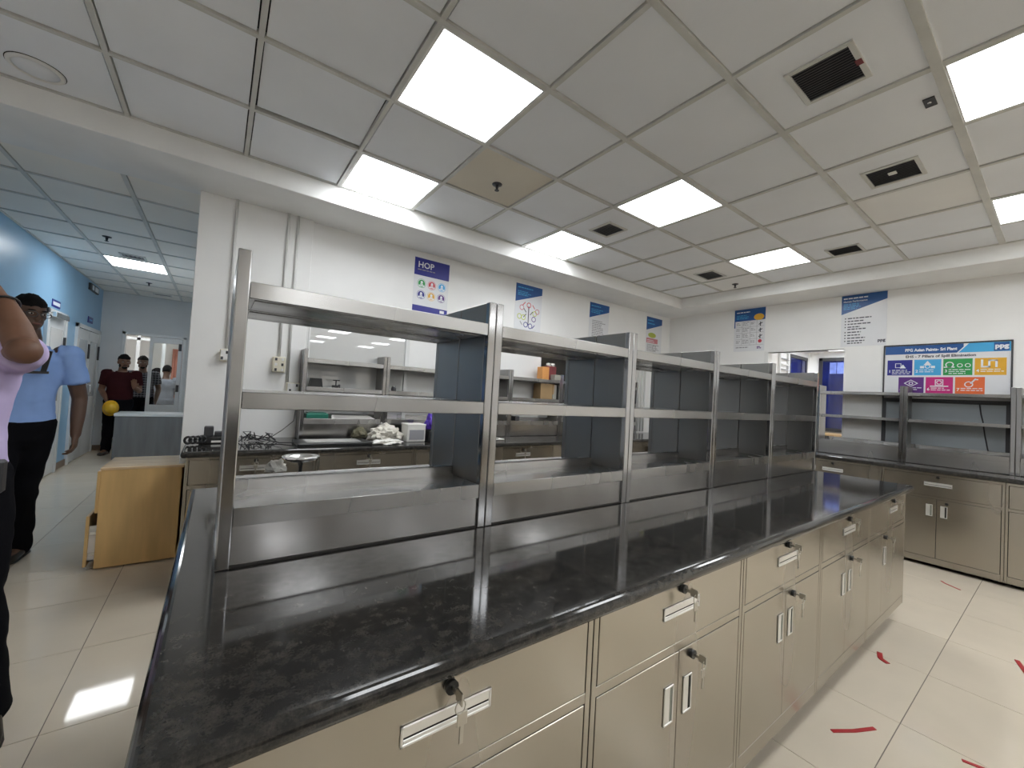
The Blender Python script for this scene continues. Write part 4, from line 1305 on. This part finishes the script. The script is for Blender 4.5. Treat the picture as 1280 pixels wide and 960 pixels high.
put('base', MB().prism([(0.80, 3.69, zd), (1.17, 3.69, zd), (1.12, 3.69, zd+0.026), (0.80, 3.69, zd+0.032)], (0, 0.13, 0)), BRIGHT, t)
put('flap', B(0.81, 1.10, 3.70, 3.82, zd+0.033, zd+0.038), DARKM, t)
# cartons on the fourth wall shelf
zt1 = H+0.212
single('orange_carton', B(3.12, 3.225, 3.70, 3.80, zt1, zt1+0.150, 0.002), ORANGE, 'upright orange carton on the top wall shelf', 'box')
single('maroon_carton', B(3.232, 3.39, 3.755, 3.84, zt1, zt1+0.168, 0.003), MAROONB, 'maroon carton on the top wall shelf behind the grey one', 'box')
single('grey_carton', B(3.285, 3.385, 3.66, 3.745, zt1, zt1+0.066, 0.003), GREYBOX, 'low grey carton on the top wall shelf in front of the maroon one', 'box')
for i, (x, z) in enumerate(((3.29, 0.168), (3.35, 0.168))):
    t = thing('paper_roll', ['white paper roll on the maroon carton', 'second white paper roll on the maroon carton, by the post'][i], 'roll', (x, 3.79, zt1+z), 'rolls on the maroon carton')
    put('roll', MB().lathe((x, 3.765, zt1+z+0.022), [(0.009, 0), (0.021, 0.001), (0.021, 0.05), (0.009, 0.051)], 18, 'y'), TISSUE, t)
    put('core', MB().lathe((x, 3.7645, zt1+z+0.022), [(0.0085, 0), (0.0085, 0.052)], 12, 'y'), DARKM, t)
zs1b = H-0.022
t = thing('cardboard_box', 'tall brown cardboard box on the lower wall shelf', 'box', (3.20, 3.74, zs1b))
put('carton', B(3.10, 3.285, 3.69, 3.83, zs1b, zs1b+0.185, 0.002), CARD, t)
put('flap', MB().obox((3.30, 3.72, zs1b+0.12), (0.012, 0, 0.004), (0, 0.03, 0), (0.004, 0, 0.06)), CARD, t)
single('cardboard_box', B(3.300, 3.362, 3.70, 3.83, zs1b, zs1b+0.175, 0.002), GREYBOX, 'second, greyer cardboard box by the shelf post', 'box')
single('binder', B(2.74, 2.80, 3.68, 3.82, zd, zd+0.05, 0.004), DARKM, 'dark binder on the lowest deck of the carton shelf', 'binder')
# lab notes between the island gaps
t = thing('paper_sheet', 'white sheet and pen on the wall bench behind the second island gap', 'paper', (2.3, 3.5, ZB))
put('sheet', B(2.16, 2.42, 3.42, 3.60, ZB, ZB+0.004), TISSUE, t)
put('pen', MB().tube([(2.20, 3.50, ZB+0.009), (2.36, 3.44, ZB+0.009)], 0.005, 8), DARKM, t)

# red tape scraps on the floor
def tape(pts, wd, label):
    m = MB()
    for (a, b) in zip(pts, pts[1:]):
        a, b = Vector((*a, 0)), Vector((*b, 0))
        d = (b-a).normalized()
        n_ = Vector((-d.y, d.x, 0))*wd/2
        m.prism([a-n_+Vector((0, 0, 0.0006)), b-n_+Vector((0, 0, 0.0006)), b+n_+Vector((0, 0, 0.0006)), a+n_+Vector((0, 0, 0.0006))], (0, 0, 0.003))
    return single('tape_scrap', m, REDTAPE, label, 'tape', None, 'red tape scraps on the floor')
tape([(2.215, 0.585), (2.30, 0.532), (2.40, 0.485)], 0.016, 'longest straight red tape scrap, on the floor before the third cabinet')
tape([(3.17, 0.63), (3.10, 0.612), (3.075, 0.575)], 0.024, 'bent red tape scrap on the floor before the end cabinet')
tape([(5.03, 0.625), (4.99, 0.60), (4.92, 0.505)], 0.012, 'thin red tape scrap on the floor by the noticeboard bench')
tape([(3.81, 0.166), (3.64, 0.12)], 0.02, 'red tape scrap at the picture edge, on the open floor')
tape([(2.50, 0.24), (2.53, 0.15)], 0.014, 'red tape scrap at the bottom corner of the open floor')
m = MB().tube([(-0.66, 3.985, 0.004), (-0.64, 3.93, 0.004), (-0.61, 3.97, 0.004)], 0.004, 6)
single('clear_strap', m, BAGM, 'loose pale plastic strap by the pedestal foot', 'strap')

# ================================================================== PEOPLE
def remeshed(name, mb, m, parent, voxel, smooth, wrinkle=0.0):
    base = world_loc(parent)
    bm = mb.bm
    bmesh.ops.recalc_face_normals(bm, faces=bm.faces[:])
    bmesh.ops.translate(bm, verts=bm.verts[:], vec=-base)
    me = bpy.data.meshes.new('raw')
    bm.to_mesh(me)
    bm.free()
    o = bpy.data.objects.new(name, me)
    COL.objects.link(o)
    r = o.modifiers.new('r', 'REMESH')
    r.mode = 'VOXEL'
    r.voxel_size = voxel
    s = o.modifiers.new('s', 'SMOOTH')
    s.iterations = smooth
    s.factor = 0.5
    bpy.context.view_layer.update()
    me2 = bpy.data.meshes.new_from_object(o.evaluated_get(bpy.context.evaluated_depsgraph_get()))
    o.modifiers.clear()
    o.data = me2
    bpy.data.meshes.remove(me)
    me2.name = name
    me2.materials.clear()
    me2.materials.append(m)
    if wrinkle:
        # folds of the cloth: diagonal creases of the surface itself
        ns = [v.normal.copy() for v in me2.vertices]
        for v, n_ in zip(me2.vertices, ns):
            p = v.co
            a = noise.noise(Vector((p.x*9+p.z*5, p.y*9-p.z*4, p.z*3.5)))
            b_ = noise.noise(Vector((p.x*17-p.z*11, p.y*17+p.z*9, p.z*8+3.1)))
            v.co = p+n_*(wrinkle*(a-0.35*abs(b_)+0.45*b_))
    for f in me2.polygons:
        f.use_smooth = True
    o.parent = parent
    return o

def V(*a): return Vector(a)

def limb(mb, pts, rads):
    mb.tube(pts, rads, 14)
    for p, r in zip(pts, rads):
        mb.ell(p, r*0.99, r*0.99, r*0.99, 12, 8)

def hand(mb, wrist, d, n, s, curl, spread=0.12, sc=1.0):
    """d along the hand, n out of the palm, s towards the thumb side"""
    d = d.normalized()
    n = (n-d*n.dot(d)).normalized()
    s = (s-d*s.dot(d)-n*s.dot(n)).normalized()
    L = 0.085*sc
    mb.loft([(wrist-d*0.01, s*0.026*sc, n*0.019*sc), (wrist+d*L*0.35, s*0.036*sc, n*0.017*sc), (wrist+d*L*0.75, s*0.041*sc, n*0.015*sc), (wrist+d*L*1.03, s*0.038*sc, n*0.011*sc)])
    lens = (0.072, 0.082, 0.076, 0.058)
    for i in range(4):
        off = (1.5-i)/1.5
        base = wrist+d*L*(0.97-0.04*abs(off))+s*0.029*off*sc
        dd = (d+s*spread*off).normalized()
        pts = [base-dd*0.02, base]
        ang = 0.0
        p = base
        for j, fr in enumerate((0.45, 0.31, 0.24)):
            ang += curl*(0.75 if j == 0 else 1.0)
            q = dd*math.cos(ang)+n*math.sin(ang)
            p = p+q*lens[i]*fr*sc
            pts.append(p)
        mb.tube(pts, [0.0088*sc, 0.0088*sc, 0.0082*sc, 0.0075*sc, 0.006*sc], 10)
        mb.ell(pts[-1], 0.006*sc, 0.006*sc, 0.006*sc, 8, 6)
    b = wrist+d*L*0.28+s*0.026*sc
    t1 = (s*0.75+d*0.6+n*0.25).normalized()
    t2 = (s*0.25+d*0.85+n*0.45).normalized()
    pts = [b-t1*0.015, b+t1*0.032*sc, b+t1*0.032*sc+t2*0.03*sc, b+t1*0.032*sc+t2*0.056*sc]
    mb.tube(pts, [0.013*sc, 0.0115*sc, 0.0098*sc, 0.007*sc], 10)
    mb.ell(pts[-1], 0.007*sc, 0.007*sc, 0.007*sc, 8, 6)

def person(label, org, pelvis, chest, head, front, face, elb, wri, hdir, hnor, curl, kne, ank, toe, skin, shirt, trous, voxel=0.009, sleeve=0.62, hem=-0.02, group=None, seated=False, girth=1.0, collar=True, beard=False, glasses=False, wid=0.178, lw=1.0):
    t = thing('person', label, 'person', org, group)
    pelvis, chest, head, front, face = map(Vector, (pelvis, chest, head, front, face))
    front = Vector((front.x, front.y, 0)).normalized()
    up = V(0, 0, 1)
    side = up.cross(front).normalized()*1.0          # towards the person's own left
    face = face.normalized()
    hs = V(0, 0, 1).cross(face).normalized()
    hu = face.cross(hs).normalized()
    elb, wri, hdir, hnor, kne, ank, toe = [[Vector(q) for q in z] for z in (elb, wri, hdir, hnor, kne, ank, toe)]
    sh = [chest+side*wid, chest-side*wid]
    hip = [pelvis+side*0.088*girth, pelvis-side*0.088*girth]
    ax = chest-pelvis
    L = ax.length
    def torso(mb, g, low, topneck):
        g *= 1.0
        prof = [(low, 0.158, 0.112), (0.0, 0.165, 0.118), (0.22, 0.152, 0.115), (0.42, 0.145, 0.110), (0.62, 0.160, 0.118), (0.80, 0.174, 0.118), (0.92, 0.170, 0.104), (1.0, 0.135, 0.085), (1.055, 0.088, 0.068)]
        rings = []
        for a, rx, ry in prof:
            rings.append((pelvis+ax*a, side*(rx*girth+g), front*(ry*girth+g)))
        if topneck:
            rings.append((pelvis+ax*1.10, side*0.060, front*0.060))
        mb.loft(rings)
    # body: one continuous surface
    b = MB()
    torso(b, 0.0, -0.12, True)
    nb = chest+ax.normalized()*0.02
    b.tube([nb, (nb+head)*0.5-face*0.012, head-hu*0.055-face*0.012], [0.060, 0.054, 0.056], 14)
    hr = lambda p: p
    rot = Matrix((hs, face, hu)).transposed()
    b.ell(head+hu*0.018-face*0.006, 0.074, 0.094, 0.100, 20, 14, rot)
    b.ell(head-hu*0.040+face*0.020, 0.060, 0.070, 0.072, 18, 12, rot)
    b.ell(head-hu*0.085+face*0.062, 0.026, 0.024, 0.022, 12, 8, rot)
    b.loft([(head+hu*0.022+face*0.086, hs*0.008, hu*0.006), (head-hu*0.004+face*0.100, hs*0.011, hu*0.010), (head-hu*0.022+face*0.104, hs*0.016, hu*0.011), (head-hu*0.030+face*0.086, hs*0.012, hu*0.010)])
    b.ell(head+hu*0.030+face*0.078, 0.050, 0.016, 0.010, 14, 8, rot)
    for s in (1, -1):
        b.ell(head+hs*s*0.075-hu*0.010-face*0.008, 0.010, 0.020, 0.032, 10, 8, rot)
    b.ell(head-hu*0.056+face*0.083, 0.026, 0.012, 0.008, 12, 6, rot)
    for i in (0, 1):
        limb(b, [sh[i]-side*(0.03 if i == 0 else -0.03), sh[i]*0.5+elb[i]*0.5, elb[i], elb[i]*0.55+wri[i]*0.45, wri[i]], [q*lw for q in (0.058, 0.050, 0.042, 0.040, 0.028)])
        thumb = -side if i == 0 else side
        hd = hdir[i].normalized()
        hn = hnor[i]
        ths = hn.cross(hd) if i == 1 else hd.cross(hn)
        hand(b, wri[i], hd, hn, ths, curl[i])
        limb(b, [hip[i]+V(0, 0, 0.02), hip[i]*0.5+kne[i]*0.5, kne[i], kne[i]*0.6+ank[i]*0.4, ank[i]], [0.080, 0.070, 0.055, 0.052, 0.036])
        td = Vector((toe[i].x, toe[i].y, 0)).normalized()
        b.ell(ank[i]+td*0.06-V(0, 0, ank[i].z-0.052), 0.034, 0.10, 0.03, 12, 8, Matrix((up.cross(td)*-1, td, up)).transposed())
    remeshed('body', b, skin, t, voxel, 3)
    # shirt
    m = MB()
    torso(m, 0.020, hem, False)
    for i in (0, 1):
        e = sh[i].lerp(elb[i], sleeve)
        dirv = (elb[i]-sh[i]).normalized()
        m.tube([sh[i]-side*(0.05 if i == 0 else -0.05), sh[i], sh[i].lerp(elb[i], sleeve*0.5), e], [0.070, 0.073, 0.068, 0.070 if sleeve < 0.75 else 0.061], 16)
        m.ell(sh[i], 0.074, 0.074, 0.070, 14, 10)
    remeshed('shirt', m, shirt, t, max(0.010, voxel), 4, 0.012)
    if collar:
        c = MB()
        cc = pelvis+ax*1.065
        pts = [cc+(side*math.sin(a)*0.074+front*(math.cos(a)*0.070+0.006))-up*0.022*max(0, math.cos(a)) for a in [0.35+i*(2*PI-0.7)/16 for i in range(17)]]
        c.tube(pts, 0.016, 8)
        put('collar', c, shirt, t)
    # trousers
    m = MB()
    m.loft([(pelvis+ax*0.10, side*(0.162*girth+0.026), front*(0.118*girth+0.026)), (pelvis, side*(0.172*girth+0.022), front*(0.122*girth+0.022)), (pelvis-up*0.08, side*(0.165*girth+0.010), front*(0.12*girth+0.008)), (pelvis-up*0.13, side*0.12, front*0.09)])
    for i in (0, 1):
        limb(m, [hip[i]+V(0, 0, 0.02), hip[i]*0.5+kne[i]*0.5, kne[i], kne[i]*0.5+ank[i]*0.5, ank[i]-V(0, 0, 0.02)], [q*(0.5+0.5*girth) for q in (0.102, 0.096, 0.080, 0.072, 0.066)])
    remeshed('trousers', m, trous, t, max(0.012, voxel), 4, 0.010)
    for i in (0, 1):
        td = Vector((toe[i].x, toe[i].y, 0)).normalized()
        sd = up.cross(td)
        z0 = ank[i].z-0.085
        a0 = Vector((ank[i].x, ank[i].y, z0))
        m = MB()
        prof = [(-0.075, 0.030, 0.050), (-0.05, 0.038, 0.085), (0.0, 0.041, 0.095), (0.06, 0.044, 0.070), (0.13, 0.048, 0.052), (0.17, 0.042, 0.042), (0.195, 0.022, 0.028)]
        m.loft([(a0+td*q+up*(h_/2), sd*w_, up*(h_/2)) for q, w_, h_ in prof])
        m.loft([(a0+td*q+up*0.007, sd*(w_+0.004), up*0.0075) for q, w_, h_ in prof])
        put('shoe', m, SHOE, t)
    # hair
    m = MB()
    tb = bmesh.new()
    bmesh.ops.create_uvsphere(tb, u_segments=28, v_segments=18, radius=1)
    for v in tb.verts:
        p = v.co.copy()
        front_amt, z_ = p.y, p.z
        k = 1.0
        line = 0.42 if front_amt > 0.35 else (0.42-0.55*(0.35-front_amt) if front_amt > -0.35 else -0.35)
        if z_ < line:
            k = 0.80 if z_ < line-0.16 else 0.93
        k *= 1+0.07*noise.noise(p*5)+0.05*noise.noise(p*13)
        q = Vector((p.x*0.083*k, p.y*0.103*k, p.z*0.112*k+0.004))
        v.co = head+hu*0.018-face*0.008+(rot @ q)
    for f in tb.faces:
        f.smooth = True
    m._add(tb)
    put('hair', m, HAIRM, t)
    for s in (1, -1):
        ec = head+hs*s*0.031+hu*0.008+face*0.0845
        put('eye', MB().ell(ec, 0.0125, 0.008, 0.0065, 12, 8, rot), EYEW, t)
        put('pupil', MB().ell(ec+face*0.006, 0.0052, 0.004, 0.0056, 10, 6, rot), EYED, t)
        put('eyebrow', MB().ell(head+hs*s*0.032+hu*0.031+face*0.090, 0.020, 0.006, 0.0042, 10, 6, rot), HAIRM, t)
    put('mouth', MB().ell(head-hu*0.056+face*0.0905, 0.024, 0.006, 0.0065, 12, 6, rot), LIPS, t)
    if beard:
        m = MB()
        m.ell(head-hu*0.042+face*0.098, 0.030, 0.008, 0.0055, 12, 6, rot)
        m.ell(head-hu*0.084+face*0.060, 0.036, 0.034, 0.028, 14, 8, rot)
        for s in (1, -1):
            m.ell(head-hu*0.058+face*0.018+hs*s*0.052, 0.012, 0.046, 0.030, 12, 8, rot)
        put('beard', m, HAIRM, t)
    if glasses:
        m = MB()
        for s in (1, -1):
            c0 = head+hs*s*0.033+hu*0.006+face*0.102
            m.tube([c0+hs*0.026*math.cos(a)+hu*0.019*math.sin(a) for a in [2*PI*i/16 for i in range(17)]], 0.0022, 6)
            m.tube([head+hs*s*0.060+hu*0.010+face*0.100, head+hs*s*0.082+hu*0.010+face*0.04, head+hs*s*0.084+hu*0.006-face*0.015], 0.0022, 6)
        m.tube([head+hs*0.008+hu*0.008+face*0.104, head-hs*0.008+hu*0.008+face*0.104], 0.002, 6)
        put('glasses', m, DARKM, t)
    return t

# man in lilac, mostly outside the frame, arm raised to his head
lil = person('person in a lilac shirt cut by the picture edge, arm raised with bent elbow', (-0.78, 2.32, 0),
       (-0.79, 2.34, 0.93), (-0.805, 2.35, 1.405), (-0.86, 2.30, 1.675), (0.25, -0.97, 0), (0.15, -0.98, -0.05),
       [(-0.552, 2.150, 1.415), (-1.04, 2.40, 1.13)], [(-0.652, 2.300, 1.592), (-1.05, 2.28, 0.90)],
       [(-0.50, 0.12, 0.75), (0, -0.2, -1)], [(-0.3, 0.2, -0.9), (1, 0, 0)], [0.5, 0.35],
       [(-0.66, 2.30, 0.51), (-0.90, 2.32, 0.51)], [(-0.625, 2.37, 0.085), (-0.93, 2.38, 0.085)], [(0.25, -1, 0), (-0.1, -1, 0)],
       SKIN_A, LILAC, TROUS, 0.007, 0.80, -0.05, lw=1.12)
wr = Vector((-0.652, 2.300, 1.592))
dv = (wr-Vector((-0.552, 2.150, 1.415))).normalized()
e1 = dv.cross(Vector((0, 0, 1))).normalized()
e2 = dv.cross(e1)
put('wristband', MB().tube([wr-dv*0.012+0.038*(math.cos(a)*e1+math.sin(a)*e2) for a in [2*PI*i/18 for i in range(19)]], 0.004, 8), BLACK, lil)
put('belt_pouch', B(-0.665, -0.60, 2.235, 2.285, 0.90, 1.02, 0.008), DARKM, lil)

# man in sky blue, walking
blu = person('person in a sky blue short-sleeved shirt and black trousers walking, one arm hanging', (-1.0, 4.1, 0),
       (-1.05, 4.12, 0.955), (-1.025, 4.10, 1.465), (-1.035, 4.06, 1.715), (0.10, -1, 0), (0.62, -0.78, -0.12),
       [(-0.785, 4.15, 1.160), (-1.27, 4.14, 1.17)], [(-0.782, 4.10, 0.905), (-1.27, 3.99, 0.95)],
       [(0.02, -0.18, -1), (0.1, -0.3, -1)], [(-1, 0, 0), (1, 0, 0)], [0.55, 0.4],
       [(-1.03, 4.20, 0.53), (-1.09, 3.96, 0.53)], [(-1.075, 4.42, 0.090), (-1.03, 3.84, 0.085)], [(-0.12, -1, 0), (0.08, -1, 0)],
       SKIN_B, SKYB, TROUS, 0.007, 0.66, -0.02, glasses=True, girth=0.88)
put('lanyard', MB().obox((-0.918, 3.968, 1.405), (0.012, 0.004, -0.002), (0, 0.004, 0), (0.012, -0.006, 0.070)).obox((-0.950, 3.946, 1.330), (0.048, 0.012, 0.002), (0, 0.005, 0), (0, 0, 0.008)), BLACK, blu)

# man in maroon holding a yellow helmet
mar = person('bearded person in a maroon shirt before the glazed door, holding a yellow helmet', (-1.31, 9.38, 0),
       (-1.325, 9.40, 0.87), (-1.305, 9.39, 1.345), (-1.285, 9.34, 1.545), (0.1, -1, 0), (0.30, -0.95, -0.15),
       [(-1.075, 9.37, 1.07), (-1.545, 9.42, 1.07)], [(-1.115, 9.17, 1.125), (-1.450, 9.24, 0.915)],
       [(-0.05, -0.25, 1), (0.25, -0.5, -0.85)], [(-0.1, -1, -0.2), (0.9, 0.3, 0)], [0.22, 0.5],
       [(-1.24, 9.36, 0.48), (-1.415, 9.36, 0.48)], [(-1.22, 9.42, 0.085), (-1.43, 9.40, 0.085)], [(0.15, -1, 0), (-0.2, -1, 0)],
       SKIN_A, MAROON, TROUS, 0.009, 0.70, -0.10, beard=True)
t = thing('hard_hat', 'yellow safety helmet hanging from the hand of the person in maroon', 'helmet', (-1.375, 9.17, 0.76))
hc = Vector((-1.375, 9.165, 0.775))
rt = Matrix.Rotation(math.radians(100), 3, 'X') @ Matrix.Rotation(math.radians(15), 3, 'Y')
m = MB()
tb = bmesh.new()
bmesh.ops.create_uvsphere(tb, u_segments=24, v_segments=14, radius=1)
for v in tb.verts:
    q = Vector((v.co.x*0.088, v.co.y*0.105, max(v.co.z, -0.12)*0.095))
    v.co = hc+(rt @ q)
for f in tb.faces:
    f.smooth = True
m._add(tb)
put('shell', m, YELLOW, t)
m = MB()
m.loft([(hc+(rt @ Vector((0, 0, -0.012))), rt @ Vector((0.100, 0, 0)), rt @ Vector((0, 0.132, 0))), (hc+(rt @ Vector((0, 0, -0.004))), rt @ Vector((0.098, 0, 0)), rt @ Vector((0, 0.130, 0)))])
put('brim', m, YELLOW, t)
put('harness', MB().tube([hc+(rt @ Vector((0.06*math.cos(a), 0.075*math.sin(a), -0.016))) for a in [2*PI*i/16 for i in range(17)]], 0.006, 6), DARKM, t)

person('person in a dark checked shirt standing in the open leaf of the glazed door', (-1.14, 10.3, 0),
       (-1.15, 10.32, 0.88), (-1.15, 10.31, 1.36), (-1.155, 10.27, 1.575), (0.05, -1, 0), (0.1, -1, -0.1),
       [(-0.91, 10.33, 1.09), (-1.39, 10.33, 1.09)], [(-0.93, 10.22, 0.86), (-1.37, 10.22, 0.86)],
       [(0, -0.2, -1), (0, -0.2, -1)], [(-1, 0, 0), (1, 0, 0)], [0.4, 0.4],
       [(-1.06, 10.31, 0.48), (-1.24, 10.31, 0.48)], [(-1.05, 10.36, 0.085), (-1.25, 10.36, 0.085)], [(0.1, -1, 0), (-0.1, -1, 0)],
       SKIN_B, CHECK, TROUS, 0.012, 0.7, -0.08, beard=True)
def bystander(x, y, dz, shirt, label, front):
    f = Vector((front[0], front[1], 0)).normalized()
    s_ = Vector((0, 0, 1)).cross(f)
    o = Vector((x, y, 0))
    P_ = lambda a, b, c: tuple(o+s_*a+f*b+Vector((0, 0, c)))
    person(label, (x, y, 0), P_(0, 0, 0.86+dz), P_(0, 0.02, 1.30+dz), P_(0, 0.07, 1.51+dz), tuple(f), tuple(f+Vector((0, 0, -0.25))),
           [P_(0.24, 0.02, 1.04+dz), P_(-0.24, 0.02, 1.04+dz)], [P_(0.18, 0.22, 0.98+dz), P_(-0.18, 0.22, 0.98+dz)],
           [tuple(f-s_*0.4), tuple(f+s_*0.4)], [(0, 0, -1), (0, 0, -1)], [0.4, 0.4],
           [P_(0.09, 0.02, 0.47), P_(-0.09, 0.02, 0.47)], [P_(0.10, 0, 0.085), P_(-0.10, 0, 0.085)], [tuple(f), tuple(f)],
           SKIN_B, shirt, GREYS if shirt is GREYS else TROUS, 0.014, 0.7, -0.1, collar=False)
bystander(-0.93, 11.7, -0.05, GREYS, 'person in grey seen from behind through the door glass', (0.2, 1))
bystander(-0.60, 12.6, -0.06, GREYS, 'person in grey partly hidden by the door edge', (-0.3, 1))
bystander(-1.20, 12.3, -0.12, NAVYS, 'person in a dark shirt beside the door post, behind glass', (0.9, 0.3))
